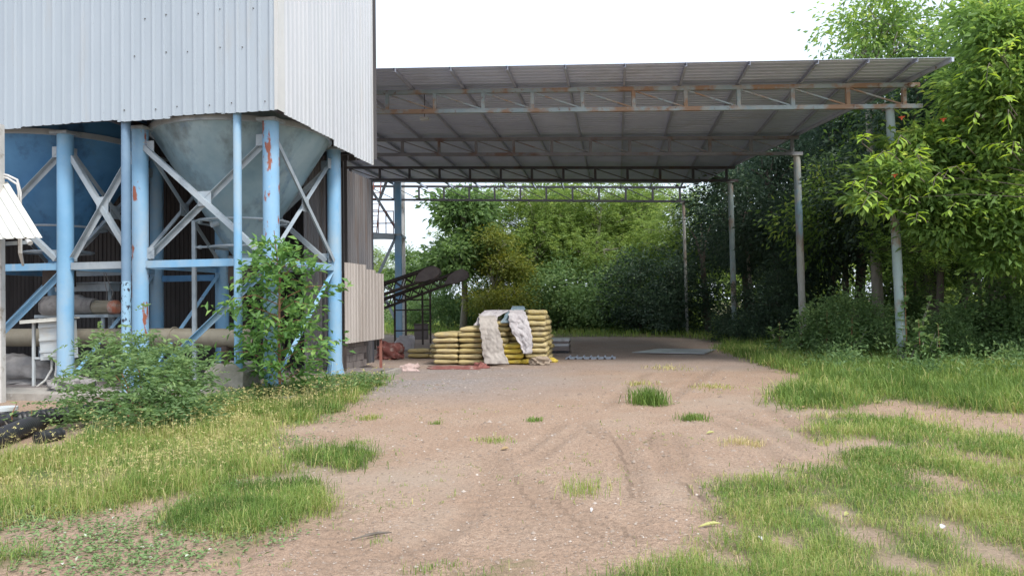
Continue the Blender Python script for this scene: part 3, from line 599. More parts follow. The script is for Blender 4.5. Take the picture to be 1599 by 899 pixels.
# ------------------------------------------------------------------ small things under the hoppers
t = thing('duct', 'long beige cylindrical duct lying across under the hoppers', 'duct', H(-4,1.2,.13))
MB().tube([H(-9.0,1.0,1.02), H(-2.35,1.0,1.0), H(-1.1,1.1,.98)], .18, 24).build('barrel', M['duct'], t)
for a_ in (-8.2,-3.6,-1.5): MB().box(H(a_,1.03,.47), (.1,.24,.74), (UB,VB,Vector((0,0,1)))).build('stand', M['rust_steel'], t, False)
for a_ in (-4.9,-2.6):
    pts = [H(a_,1.0+.19*math.cos(x),1.01+.19*math.sin(x)) for x in np.linspace(0,2*math.pi,25)]
    MB().tube(pts, .014, 6, False).build('band', M['duct'], t)
t = thing('feeder_motor', 'dusty grey gearbox and motor with a reddish end cap on a stand', 'motor', H(-4.9,1.3,.13))
MB().box(H(-5.0,1.3,1.43), (1.7,.4,.06), (UB,VB,Vector((0,0,1)))).build('stand_top', M['grey_blue_steel'], t, False)
for a_ in (-5.75,-4.3):
    for b_ in (1.15,1.45): MB().bar(H(a_,b_,.12), H(a_,b_,1.4), .05, .05, (0,1,0)).build('stand_leg', M['grey_blue_steel'], t, False)
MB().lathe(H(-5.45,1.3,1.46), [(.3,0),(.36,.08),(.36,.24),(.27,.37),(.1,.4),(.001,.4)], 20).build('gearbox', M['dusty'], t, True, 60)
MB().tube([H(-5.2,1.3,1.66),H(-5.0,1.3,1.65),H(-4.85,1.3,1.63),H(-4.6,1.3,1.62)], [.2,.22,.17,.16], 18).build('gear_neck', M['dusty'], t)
q = MB().tube([H(-4.6,1.3,1.6),H(-4.22,1.3,1.6)], .135, 20)
for i in range(10):
    x = 2*math.pi*i/10; q.bar(H(-4.58,1.3+.14*math.cos(x),1.6+.14*math.sin(x)), H(-4.26,1.3+.14*math.cos(x),1.6+.14*math.sin(x)), .012, .012)
q.build('motor_body', M['duct'], t)
MB().tube([H(-4.22,1.3,1.6),H(-4.1,1.3,1.6),H(-4.06,1.3,1.6)], [.14,.14,.1], 20).build('end_cap', M['motor_red'], t)
for k_, dx in enumerate((0,.09)):
    MB().tube([H(-4.35+dx,1.3,1.7), H(-4.33+dx*1.6,1.3,1.9), H(-4.38+dx,1.3,2.1), H(-4.36+dx*.4,1.25,2.32)], .008, 6).build('cable', M['dusty'], t)
t = thing('screw_trough', 'grey-blue steel trough on legs below the deep blue hopper outlet', 'trough', H(-5.4,1.9,.13))
MB().box(H(-5.3,1.9,2.02), (1.3,.32,.16), (UB,VB,Vector((0,0,1)))).box(H(-5.3,1.9,2.115), (1.5,.4,.024), (UB,VB,Vector((0,0,1)))).build('trough_body', M['grey_blue_steel'], t, False)
for a_ in (-5.8,-4.75): MB().bar(H(a_,1.9,.12), H(a_,1.9,1.95), .06, .06, (0,1,0)).build('leg', M['grey_blue_steel'], t, False)
# control cabinet
t = thing('control_cabinet', 'pale grey metal control cabinet with a sloping lid on a thin stand', 'cabinet', H(-4.78,.35,.13))
Zv = Vector((0,0,1)); XV = (UB*.995+Zv*.06).normalized(); ZV = (Zv*.995-UB*.06).normalized(); AX = (XV, VB, ZV)
cb = H(-4.55,.3,1.0)
MB().box(cb, (.52,.34,.72), AX).build('body', M['cabinet'], t, False)
q = MB()
for z_ in (.26,.02,-.2): q.box(cb+ZV*z_-VB*.18, (.5,.035,.045), AX)
q.box(cb-ZV*.27-VB*.18+UB*.03, (.4,.02,.07), AX); q.build('front_ribs', M['cabinet'], t, False)
MB().box(cb+ZV*.385-UB*.14-VB*.03, (.86,.5,.03), AX).box(cb+ZV*.36-UB*.14-VB*.27, (.86,.02,.05), AX).build('lid', M['cream_sheet'], t, False)
MB().bar(H(-5.0,.2,.12), H(-5.0,.2,1.36), .045, .045, (0,1,0)).build('leg', M['cabinet'], t, False)
MB().bar(H(-5.0,.2,.66), H(-4.75,.2,.66), .03, .04).build('stay', M['cabinet'], t, False)
MB().bar(H(-4.36,.45,.12), H(-4.36,.45,.66), .04, .04, (0,1,0)).build('leg', M['cabinet'], t, False)
for k_, a_ in enumerate((-4.62,-4.52)):
    MB().tube([H(a_,.22,.68), H(a_-.005,.22,.45), H(a_-.02-.1*(1-k_),.2,.25), H(a_-.05-.2*(1-k_),.14,.13)], .022, 8).build('conduit', M['pvc'], t)
# awning with its post
t = thing('awning', 'small cream corrugated awning with bent conduits on a pale post', 'awning', G(3,640,.1))
TR, BR = P(12,284,13.0), P(66,371,12.05); D = (BR-TR); Ld = D.length; Dn = D.normalized(); Wv = (-UB); 
pr = profile(1.9, .2, .05, .03); Nn = Dn.cross(Wv).normalized()
if Nn.z < 0: Nn = -Nn
vs = []; n_ = len(pr)
for e in (0, Ld):
    for s_, d_ in pr: vs.append(TR+Dn*e+Wv*s_+Nn*d_)
for e in (0, Ld):
    for s_, d_ in pr: vs.append(TR+Dn*e+Wv*s_+Nn*(d_-.006))
fs = [];
for i in range(n_-1): fs += [(i,i+1,n_+i+1,n_+i),(2*n_+i,3*n_+i,3*n_+i+1,2*n_+i+1),(n_+i,n_+i+1,3*n_+i+1,3*n_+i),(i,2*n_+i,2*n_+i+1,i+1)]
MB().add(vs, fs).build('awning_sheet', M['cream_sheet'], t, False)
pp = P(3,640,12.9); MB().bar((pp.x-.03,pp.y,0), (pp.x-.06,pp.y,4.75), .12, .12, (0,1,0)).build('post', M['pvc'], t, False)
MB().tube([TR+Wv*1.6+Vector((0,0,-.04)), TR+Vector((0,0,-.04))+Dn*.1], .03, 8).tube([TR+Dn*.15+Wv*.3-Nn*.05, BR+Wv*.3-Nn*.05+Dn*.1], .04, 10).build('support_pipe', M['pvc'], t)
for k_ in (0,.07):
    q = [P(-20,268+k_*60,12.95), P(12,274+k_*60,12.95), P(27,281+k_*100,12.95), P(32-k_*40,300,12.95), P(33-k_*40,395,12.95), P(36,414,13.2)]
    MB().tube(q, .02, 8).build('conduit', M['pvc'], t)
MB().bar(P(-30,383,13.0), P(48,378,13.0), .05, .06).build('rail', M['grey_blue_steel'], t, False)
# black ribbed pipes
def ribbed(pts, r, label):
    pts = [Vector(p) for p in pts]; P_ = []; L = [(pts[i+1]-pts[i]).length for i in range(len(pts)-1)]
    for i in range(len(pts)-1):
        n = max(2, int(L[i]/.02)); P_ += [pts[i].lerp(pts[i+1], k/n) for k in range(n)]
    P_.append(pts[-1]); o = MB().tube(P_, [r*(1+.06*(1 if i%3==0 else -.5)) for i in range(len(P_))], 18).build('corrugated_pipe', M['black_pipe'])
    return tag(o, label, 'pipe', 'black pipes lying in the grass')
def gpt_(px, py, h): g = G(px, py, h); return (g.x, g.y, h+gz1(g.x,g.y))
ribbed([gpt_(-130,722,.11), gpt_(0,683,.11), gpt_(62,657,.11)], .11, 'black ribbed plastic pipe with an open end lying in the yellow grass')
ribbed([gpt_(-130,650,.11), gpt_(20,661-4,.115), gpt_(120,645,.11), gpt_(190,634,.11), gpt_(240,622,.11)], .11, 'long black ribbed plastic pipe running under the feathery shrub')
ribbed([gpt_(58,683,.07), gpt_(95,676,.07)], .075, 'short black pipe offcut half buried in yellow grass')
g = G(6,668); t = thing('bucket', 'pale plastic bucket with a rim beside the black pipes', 'bucket', (g.x,g.y,gz1(g.x,g.y)))
MB().lathe((g.x,g.y,gz1(g.x,g.y)), [(.001,0),(.12,0),(.15,.27),(.001,.275)], 24).build('pail', M['pvc'], t)
MB().lathe((g.x,g.y,gz1(g.x,g.y)), [(.14,.24),(.165,.24),(.165,.285),(.14,.285),(.001,.282)], 24).build('lid', M['cabinet'], t)
def lump(name, label, cat, c, size, mat, seed, group=None, n=(36,22), rough=.3):
    c = Vector(c); mb = MB(); rs = np.random.default_rng(seed); o = rs.uniform(0,50,3); vs = []
    for i in range(n[1]+1):
        th = math.pi*i/n[1]
        for j in range(n[0]):
            ph = 2*math.pi*j/n[0]; d = Vector((math.sin(th)*math.cos(ph), math.sin(th)*math.sin(ph), math.cos(th)))
            k = 1+rough*2*(float(fbm(np.array(d.x*2.4+o[0]+d.z*1.7), np.array(d.y*2.4+o[1]-d.z*1.3), seed))-.5)*2
            e = [math.copysign(abs(x)**.7, x) for x in d]; z = max(e[2]*k, -.8)
            vs.append(c+Vector((e[0]*k*size[0]/2, e[1]*k*size[1]/2, (z+.8)*size[2]/1.8)))
    fs = [(i*n[0]+j, i*n[0]+(j+1)%n[0], (i+1)*n[0]+(j+1)%n[0], (i+1)*n[0]+j) for i in range(n[1]) for j in range(n[0])]
    mb.add(vs, fs); return tag(mb.build(name, mat, None, True, 60), label, cat, group)
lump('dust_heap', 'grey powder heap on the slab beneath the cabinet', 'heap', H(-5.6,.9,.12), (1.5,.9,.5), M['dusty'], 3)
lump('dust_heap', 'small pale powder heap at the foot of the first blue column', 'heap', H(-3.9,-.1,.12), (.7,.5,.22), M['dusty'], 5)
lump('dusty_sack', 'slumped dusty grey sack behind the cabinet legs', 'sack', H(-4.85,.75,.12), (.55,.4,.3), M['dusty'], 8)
# anchor block and flanged pipe
c = G(372,622); c = Vector((c.x-.05,c.y-.1,0))
t = MB(); rs = np.random.default_rng(4)
ring = [(-.3,0),(.3,0),(.34,.12),(.34,.5),(.2,.66),(-.22,.64),(-.34,.52),(-.36,.2)]
vs = [c+UB*x*.95+Vector((0,0,z*.98-.03))+VB*yy+Vector(rs.normal(0,.012,3)) for yy in (-.28,.28) for x, z in ring]
t.add(vs, [tuple(range(8)), tuple(range(15,7,-1))]+[(i,i+8,(i+1)%8+8,(i+1)%8)[::-1] for i in range(8)])
o = t.build('concrete_block', M['concrete'], None, False); tag(o, 'broken pale concrete anchor block beside the sapling', 'concrete block')
bv = o.modifiers.new('bevel','BEVEL'); bv.width = .03; bv.segments = 2
t = thing('flanged_pipe', 'white pipe with a bolted rusty flange end lying by the anchor block', 'pipe', G(312,612))
p0 = c-UB*.34+Vector((0,0,.17)); p1 = p0-UB*.42+Vector((0,0,.0))
MB().tube([p1,p0], .06, 16).build('barrel', M['pvc'], t)
fl = MB().tube([p1-UB*.03,p1+UB*.03], .135, 20).build('flange', M['dusty'], t)
for i in range(6):
    x = i*math.pi/3; q = p1-UB*.035+(VB*math.cos(x)+Zv*math.sin(x))*.1; MB().tube([q-UB*.015,q+UB*.02], .016, 6).build('bolt', M['rust_steel'], fl)
MB().box(Vector((p1.x,p1.y,.01)), (.2,.2,.2)).build('support', M['concrete'], t, False)
# ------------------------------------------------------------------ open shed
def zroof(a): return 7.05 - .036*(a-1.5)
def zbot(a): return 6.38 - .036*(a-1.5)
def aend(b): return 9.42-.21*b
shed = thing('open_shed', 'long open-sided shed with a corrugated roof on lattice trusses and slim posts', 'shed', S(1,8,0))
AL = -10.0; RB0, RB1 = -1.5, 16.1
nsh = 18; wd = (RB1-RB0)/nsh
for i in range(nsh):
    b0 = RB0+i*wd; pr = profile(wd+.06, .245, .07, .035); vs = []; n_ = len(pr); dz = .005*(i%2)
    for tt in (0, .004):
        for e in (0, 1):
            for s_, d_ in pr:
                a_ = AL if e == 0 else aend(b0+s_*.98)+.16+.012*math.sin(i*3.1)
                vs.append(S(a_, b0+s_, zroof(a_)+d_+tt+dz))
    fs = []
    for k in range(n_-1): fs += [(k,k+1,n_+k+1,n_+k)[::-1],(2*n_+k,3*n_+k,3*n_+k+1,2*n_+k+1)[::-1],(n_+k,n_+k+1,3*n_+k+1,3*n_+k),(k,2*n_+k,2*n_+k+1,k+1)]
    fs += [(0,n_,3*n_,2*n_),(n_-1,3*n_-1,4*n_-1,2*n_-1)]
    MB().add(vs, fs).build('roof_sheet', M['roof_sheet'], shed, False)
PUR = [-9.3,-7.95,-6.6,-5.25,-3.9,-2.55,-1.2,.15,1.5,2.86,4.22,5.6,7.05,8.1,9.1]
for a_ in PUR:
    bmax = 17.55
    if aend(bmax)+.1 < a_: bmax = (9.42+.1-a_)/.21
    if bmax < -1: continue
    p, q = S(a_,RB0-.04,zroof(a_)-.05), S(a_,bmax,zroof(a_)-.05)
    MB().channel(p, q, .05, .09, .006).build('purlin', M['purlin'], shed, False)
p, q = S(aend(RB0)+.1,RB0-.02,zroof(aend(RB0))-.055), S(aend(RB1)+.1,RB1,zroof(aend(RB1))-.055)
MB().bar(p, q, .05, .09).build('edge_purlin', M['purlin'], shed, False)
for b, hh, mat in ((0,.5,'truss_blue'),(5.74,.5,'truss_shaded'),(11.1,.5,'truss_dark'),(17.3,.66,'truss_silhouette')):  # same paint throughout; shade under the roof painted in, darker toward the back
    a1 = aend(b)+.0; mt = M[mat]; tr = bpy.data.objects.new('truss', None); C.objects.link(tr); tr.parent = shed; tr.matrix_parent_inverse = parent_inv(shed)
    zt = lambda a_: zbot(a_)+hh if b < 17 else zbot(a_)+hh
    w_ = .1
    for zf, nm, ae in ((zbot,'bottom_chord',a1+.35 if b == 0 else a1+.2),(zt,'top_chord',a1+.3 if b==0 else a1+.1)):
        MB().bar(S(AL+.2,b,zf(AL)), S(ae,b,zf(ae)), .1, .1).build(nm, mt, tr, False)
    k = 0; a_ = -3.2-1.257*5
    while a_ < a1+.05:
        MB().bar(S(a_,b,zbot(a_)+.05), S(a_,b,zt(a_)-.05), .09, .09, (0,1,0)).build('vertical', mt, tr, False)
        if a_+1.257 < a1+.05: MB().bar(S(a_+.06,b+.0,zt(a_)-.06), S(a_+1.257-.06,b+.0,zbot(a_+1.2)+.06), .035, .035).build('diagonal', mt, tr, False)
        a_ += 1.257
    if b > 17: 
        for a_ in PUR:
            if a_ < a1: MB().bar(S(a_,b,zt(a_)+.05), S(a_,b,zroof(a_)-.095), .06, .06, (0,1,0)).build('cleat', mt, tr, False) if zroof(a_)-.1 > zt(a_)+.06 else None
for (px0,py0,px1,py1,Y,r,mat,bb) in ((1389,172,1408,573,17.78,.1,'column',0),(1243,242,1253,543,23.65,.105,'column_pale',5.74),(1140,283,1147,534,29.1,.1,'column',11.1),(1067,318,1073,526,35.4,.07,'column_pale',17.3)):
    top = P(px0,py0,Y); bot = P(px1,py1,Y); bot.z = -.1; 
    al = (top-OS).dot(US); pt = S(al, bb, zbot(al)-.05); bo = Vector((bot.x,pt.y,-.1))
    col = MB().tube([bo, bo.lerp(pt,.35), bo.lerp(pt,.36), bo.lerp(pt,.68), bo.lerp(pt,.685), pt], [r,r,r*1.08,r*1.0,r*1.06,r*.98], 20).build('post', M[mat], shed)
    MB().box(pt-Vector((0,0,.01)), (.3,.24,.02), (US,VS,Zv)).build('cap_plate', M[mat], col, False)
# posts that carry the far (left) side
for b in (5.74,11.1,17.3): MB().tube([S(-9.6,b,-.1), S(-9.6,b,zbot(-9.6)-.05)], .09, 16).build('post', M['truss_dark'], shed)
MB().tube([S(-5.9,0,-.1), S(-5.9,0,zbot(-5.9)-.05)], .09, 16).build('post', M['truss_dark'], shed)
t = thing('roof_light', 'small lamp housing under the front truss of the shed', 'lamp', S(-2.3,.35,6.3))
MB().box(S(-2.3,.35,6.42), (.22,.12,.07), (US,VS,Zv)).build('housing', M['cabinet'], t, False)
MB().bar(S(-2.3,.35,6.45), S(-2.3,.35,7.18), .02, .02).build('stem', M['truss_dark'], t, False)
# ------------------------------------------------------------------ sacks
def sack_mesh(name, mat, L, W, Hh, seed):
    rs = np.random.default_rng(seed); nu, nv = 26, 12; V = []
    for i in range(nu+1):
        u = -1+2*i/nu; e = (1-abs(u)**9)**.5 if abs(u) < 1 else 0
        for j in range(nv):
            a = 2*math.pi*j/nv; ca, sa = math.cos(a), math.sin(a)
            y = math.copysign(abs(ca)**.55, ca)*W/2*(.86+.14*e)*(1 if abs(u)<.97 else .93)
            zz_ = math.copysign(abs(sa)**.62, sa)*Hh/2*(.3+.7*e)*(.93+.07*math.cos(u*5+seed))
            k = 1+.07*(float(vn(np.array(u*3+seed*7.1), np.array(a*1.2+seed), seed))-.5)
            V.append((u*L/2+.008*math.sin(a*3+seed), y*k, max(min(zz_*k,Hh/2),-Hh/2)+Hh/2))
    fs = [(i*nv+j,(i+1)*nv+j,(i+1)*nv+(j+1)%nv,i*nv+(j+1)%nv) for i in range(nu) for j in range(nv)]
    fs += [tuple(range(nv)), tuple(nu*nv+j for j in range(nv))[::-1]]
    m = bpy.data.meshes.new(name); m.from_pydata(V, [], fs); m.update(); m.polygons.foreach_set('use_smooth',[True]*len(m.polygons)); m.materials.append(mat); return m
SM = [sack_mesh('sack', M['sack'], .655, .44, .142, i) for i in range(4)]
SO = [sack_mesh('sack', M['sack'], .54, .46, .142, i+20) for i in range(3)]
SB = [sack_mesh('sack', M['sack_bright'], .5, .42, .136, i+10) for i in range(2)]
def sack(ms, c, rz, label, group, tilt=0, mat=None):
    o = put(ms, 'sack', c, rz, None); o.scale = (rnd.uniform(.93,1.05),rnd.uniform(.94,1.05),1.0); o.rotation_euler = (rnd.gauss(0,.018), rnd.gauss(0,.02)+tilt, rz+rnd.gauss(0,.07)); return tag(o, label, 'sack', group)
base = G(676,570); A_ = (Vector((base.x,base.y,0))-OS).dot(US); B_ = (Vector((base.x,base.y,0))-OS).dot(VS)+.22
ORD = ['bottom','second','third','fourth','fifth','sixth','seventh','eighth','ninth','tenth']
def stack(ms, a, b, rows, h, rot, label, group, z0=0):
    for k in range(rows):
        lab_ = label.replace(' in the ', ' in the %s layer of the ' % ORD[k] if k == 0 else ' in the %s layer of the ' % ORD[k], 1)
        p = S(a+rnd.gauss(0,.022), b+rnd.gauss(0,.022)+.004*k, 0); z = gz1(p.x,p.y)+.01+z0+k*h; p.z = z
        sack(rnd.choice(ms), p, YS+rot+(math.pi if rnd.random()<.5 else 0), lab_, group)
L1 = 'ochre sack in the low end of the pile'; G1 = 'ochre sacks in the low left end of the pile'
for d in range(3):
    stack(SM, A_+.33, B_+d*.45, 6, .139, 0, L1, G1); stack(SM, A_+.99, B_+d*.45, 7, .139, 0, L1, G1)
L2 = 'ochre sack in the middle part behind the sheets'; G2 = 'ochre sacks behind the hanging sheets'
for d in range(3): stack(SM, A_+1.62, B_+.06+d*.45, 8, .139, 0, L2, G2)
for d in range(1,4): stack(SO, A_+2.12, B_+.1+d*.45, 8 if d == 1 else 9, .139, 0, L2, G2)
L3 = 'bright yellow sack in the short front column'; G3 = 'bright yellow sacks at the front of the pile'
stack(SB, A_+2.08, B_+.03, 4, .134, 0, L3, G3)
L4 = 'ochre sack in the tall corner of the pile'; G4 = 'ochre sacks in the tall right corner'
for d in range(4):
    stack(SO, A_+2.66, B_+.12+d*.48, 9 if d < 3 else 8, .139, 0, L4, G4)
stack(SO, A_+2.66, B_+.12+4*.48, 6, .139, 0, L4, G4)
p = S(A_+2.64,B_+.35,0); p.z = gz1(p.x,p.y)+9*.139+.012; sack(SO[1], p, YS+.2, 'single ochre sack thrown on top of the tall right corner of the pile', None)
# low stack by the drum
b2 = G(633,560); a2 = (b2-OS).dot(US); bb2 = (b2-OS).dot(VS)+.22
L5 = 'ochre sack in the low heap by the bin'; G5 = 'ochre sacks in the low heap'
for i in range(2): stack(SM, a2+.35+i*.68, bb2, 2+i, .139, 0, L5, G5)
stack(SM, a2+1.2, bb2+.5, 4, .139, 0, L5, G5)
# loose sacks at the front right foot
for px, py, ms, rz, lab in ((818,569,SB[0],-.3,'yellow sack lying loose at the foot of the pile'),):
    g = G(px,py); sack(ms, (g.x,g.y+.15,gz1(g.x,g.y)+.004), YS+rz, lab, None)
g = G(843,570); lump('paper_sack', 'crumpled brown paper sack lying in front of the pile', 'sack', (g.x,g.y+.12,gz1(g.x,g.y)-.01), (.5,.36,.22), M['sack_paper'], 13)
g = G(856,566); lump('plastic_bag', 'small empty bright yellow bag beside the paper sack', 'bag', (g.x+.05,g.y+.12,gz1(g.x,g.y)-.01), (.36,.26,.12), M['sack_bright'], 14)
# draped sheets: rows of (left px, right px, y px, depth)
def cloth(name, label, rows, mat, seed, amp=.03, sub=10, nx_=26):
    L = [P(r[0], r[2], r[3]) for r in rows]; Rr = [P(r[1], r[4] if len(r) > 4 else r[2], r[3]+.02) for r in rows]
    n = (len(rows)-1)*sub+1; V = []; rs = np.random.default_rng(seed); ph = rs.uniform(0,6,4)
    for i in range(n):
        t_ = i/sub; k = min(int(t_), len(rows)-2); f = t_-k
        a_, b_ = L[k].lerp(L[k+1],f), Rr[k].lerp(Rr[k+1],f)
        for j in range(nx_+1):
            s_ = j/nx_; p_ = a_.lerp(b_, s_); 
            wv = math.sin(s_*8+ph[0]+i*.1)*.35+(float(fbm(np.array(s_*4+seed),np.array(i*.16+s_*2),seed))-.5)*2.6+(float(fbm(np.array(s_*9+i*.2),np.array(i*.4-s_*5),seed+3))-.5)*1.0
            p_ = p_+Vector((0,-1,0))*amp*(wv+.9)+Vector((.012*math.sin(i*.9+ph[2]),0,0)); V.append(p_)
    fs = [(i*(nx_+1)+j, i*(nx_+1)+j+1, (i+1)*(nx_+1)+j+1, (i+1)*(nx_+1)+j) for i in range(n-1) for j in range(nx_)]
    o = MB().add(V, fs).build(name, mat, None, True, 70); so_ = o.modifiers.new('thickness','SOLIDIFY'); so_.thickness = .008
    return tag(o, label, 'sheet')
Yf = S(A_+1.9,B_-.3,0).y
cloth('woven_sheet', 'dirty grey woven sheet hanging down the front of the sack pile to the ground', [(748,770,490,Yf+.75),(748,776,497,Yf+.2),(749,778,512,Yf-.02),(752,784,530,Yf-.05),(753,787,550,Yf-.08),(757,796,568,Yf-.16)], M['woven_grey'], 3, .035)
cloth('woven_sheet', 'white woven sheet draped over the tall right corner of the sack pile', [(796,818,484,Yf+.5),(794,822,492,Yf+.08),(795,826,505,Yf+.02),(800,830,520,Yf-.04),(812,832,538,Yf-.06),(817,830,552,Yf-.07)], M['woven_white'], 5, .04)
cloth('tarpaulin', 'blue-grey tarpaulin strip bunched on top of the sack pile', [(800,818,478,Yf+1.0),(798,820,482,Yf+.6),(790,816,490,Yf+.3),(781,800,504,Yf+.12)], M['woven_blue'], 7, .05)
cloth('woven_sheet', 'crumpled greyish woven sheet spread along the top of the pile behind the hanging sheet', [(768,800,484,Yf+1.3),(756,796,485,Yf+.8),(748,778,494,Yf+.5),(740,774,508,Yf+.28)], M['woven_white'], 9, .05)
def flatcloth(label, px0, px1, py0, py1, mat, seed, hgt=.06, name='empty_bag', cat='bag'):
    n, m_ = 16, 10; V = []; rs = np.random.default_rng(seed)
    for i in range(m_+1):
        for j in range(n+1):
            y = py0+(py1-py0)*i/m_; x = px0+(px1-px0)*j/n+rs.normal(0,.4)+ 4*math.sin(i*.8+seed); g = G(x, y)
            e = min(i,m_-i,2)/2*min(j,n-j,2)/2; V.append((g.x, g.y, gz1(g.x,g.y)+.012+hgt*e*float(vn(np.array(j*.5+seed),np.array(i*.5),seed))))
    fs = [(i*(n+1)+j,i*(n+1)+j+1,(i+1)*(n+1)+j+1,(i+1)*(n+1)+j) for i in range(m_) for j in range(n)]
    o = MB().add(V, fs).build(name, mat, None, True, 60); q = o.modifiers.new('thickness','SOLIDIFY'); q.thickness = .006; q.offset = -1
    return tag(o, label, cat)
flatcloth('faded red woven bag spread flat in front of the sack pile', 670, 748, 577, 571.5, M['red_cloth'], 2, .04)
flatcloth('crumpled red scrap of bag at the foot of the grey hanging sheet', 742, 762, 575, 570, M['red_cloth'], 6, .12)
flatcloth('pale pinkish empty bag crumpled on the ground by the pale boarding', 625, 652, 580, 571, surf('pink_cloth',(.42,.3,.27),(.55,.44,.41),6,.9), 8, .12)
g = G(606,562); lump('red_bag', 'red and dusty pink bag heap beside the pale boarding', 'bag', (g.x,g.y+.25,gz1(g.x,g.y)-.01), (.75,.5,.5), M['red_cloth'], 17)
g = G(632,548); lump('white_bag', 'grey-white dusty bag behind the red bag heap', 'bag', (g.x,g.y+.2,gz1(g.x,g.y)-.01), (.6,.45,.5), M['woven_white'], 18)
# stack of dark sheets, lying sheets
g0 = G(861,551); t = thing('sheet_stack', 'stack of dark grey ribbed sheets with pale edges beside the sack pile', 'sheet stack', (g0.x,g0.y,0))
for k in range(6):
    zb_ = gz1(g0.x,g0.y)+.0+k*.075
    MB().box(S(0,0,0)*0+Vector((g0.x,g0.y+.35,zb_+.035))+US*(.28+.012*(k%3)), (.62,.8,.066), (US,VS,Zv)).build('sheet_bundle', M['galv'] if k in (3,5) else M['black_pipe'] if k == 0 else M['drum'], t, False)
q0, q1, q2, q3 = G(987,552), G(1030,546), G(1118,547), G(1100,554)
vs = [Vector((p.x,p.y,z)) for z in (.03,.045) for p in (q0,q3,q2,q1)]
o = MB().add(vs, [(3,2,1,0),(4,5,6,7),(0,1,5,4),(1,2,6,5),(2,3,7,6),(3,0,4,7)]).build('flat_sheet', M['galv'], None, False); tag(o, 'pale flat metal sheet lying on the dirt under the shed', 'sheet')
q0 = G(882,561); lw = sheet_mesh('ribbed_sheet', M['purlin'], 1.4, .9, .2, .07, .04)
o = put(lw, 'ribbed_sheet', (q0.x,q0.y,gz1(q0.x,q0.y)+.012), YS, None, -math.pi/2+.05); tag(o, 'dark ribbed sheet lying on the ground right of the sack pile', 'sheet')
o.rotation_euler = (-math.pi/2, 0, YS); o.location.z += .0
# ------------------------------------------------------------------ conveyors, tower, drum
def conveyor(p0, p1, w_, h_, label, foot):
    t = thing('belt_conveyor', label, 'conveyor', (p0.x,p0.y,0), 'belt conveyors'); d = (p1-p0).normalized(); s_ = d.cross(Zv).normalized(); n_ = s_.cross(d); mt = M['rust_steel']; L = (p1-p0).length
    for sg in (-1,1):
        o_ = s_*sg*w_/2; r_ = bpy.data.objects.new('side_truss', None); C.objects.link(r_); r_.parent = t; r_.matrix_parent_inverse = parent_inv(t)
        for hh in (0, h_): MB().bar(p0+o_+n_*hh, p1-d*.2+o_+n_*hh, .06, .07).build('rail', mt, r_, False)
        k = 0; x = .1
        while x < L-.5:
            MB().bar(p0+o_+d*x+n_*.03, p0+o_+d*(x+.2)+n_*(h_-.03), .035, .035).bar(p0+o_+d*(x+.2)+n_*(h_-.03), p0+o_+d*(x+.4)+n_*.03, .035, .035).build('lacing', mt, r_, False); x += .4
    MB().box((p0+p1)/2+n_*(h_+.06), (w_*.9,L,.02), (s_,d,n_)).build('belt', M['black_pipe'], t, False)
    ro = 0
    while ro < L-.4:
        q = p0+d*(ro+.2)+n_*(h_+.02); MB().tube([q-s_*w_*.46,q+s_*w_*.46], .035, 10).build('roller', mt, t); ro += .55
    for e, rr in ((p1,.19),):
        q = e+n_*(h_*.5); MB().tube([q-s_*w_*.5,q+s_*w_*.5], rr, 20).build('head_drum', M['drum'], t)
        for sg in (-1,1):
            pts = [q+s_*sg*w_*.53+d*x+n_*y for x, y in ((-.75,-.1),(-.5,.12),(-.2,.22),(.1,.2),(.24,.05),(.22,-.12),(.05,-.22),(-.4,-.22))]
            k0 = [p_+s_*sg*.0 for p_ in pts]+[p_+s_*sg*.02 for p_ in pts]; MB().add(k0, [tuple(range(8)), tuple(range(15,7,-1))]+[(i,(i+1)%8,(i+1)%8+8,i+8) for i in range(8)]).build('head_plate', M['drum'], t, False)
    for fx_ in foot:
        for sg in (-1,1):
            q = p0+d*fx_+s_*sg*w_*.5; MB().bar((q.x,q.y,-.02), (q.x,q.y,q.z), .06, .06, (0,1,0)).build('leg', mt, t, False)
    return t
conveyor(P(575,468,27), P(680,432,27), .6, .34, 'rusty belt conveyor with the higher head drum rising from the boarding', (.3,))
conveyor(P(575,490,29), P(724,435,29), .6, .3, 'rusty belt conveyor with the longer reach rising from the boarding', (.3,))
t = thing('scaffold_frame', 'thin dark steel scaffold holding up the conveyors', 'scaffold', G(640,531)); mt = M['rust_steel']
sx = [P(612,0,29.5).x, P(655,0,29.5).x, P(667,0,30.4).x]
for x, y, z in ((sx[0],29.5,2.0),(sx[1],29.5,2.1),(sx[2],30.4,2.1),(sx[0]+.3,30.4,1.95)): MB().bar((x,y,-.02),(x,y,z),.07,.07,(0,1,0)).build('upright', mt, t, False)
for z in (.55,1.35,1.75): MB().bar((sx[0],29.5,z),(sx[1],29.5,z),.045,.05).build('ledger', mt, t, False); MB().bar((sx[0]+.3,30.4,z),(sx[2],30.4,z),.045,.05).build('ledger', mt, t, False)
for z in (.55,.9,1.2,1.5,1.75): MB().bar((sx[1],29.5,z),(sx[2],30.4,z),.035,.035).build('rung', mt, t, False)
g = G(657,530); t = thing('steel_drum', 'dark rusty square steel bin standing under the scaffold', 'bin', (g.x,g.y,0))
MB().box((g.x,g.y+.3,.32), (.58,.5,.66)).build('bin_body', M['drum'], t, False); MB().box((g.x,g.y+.3,.67), (.64,.56,.04)).build('bin_rim', M['rust_steel'], t, False)
TY = 36.0; tx = P(622,400,TY).x
t = thing('service_tower', 'tall blue steel tower with a railed platform behind the shed', 'tower', (tx,TY,0))
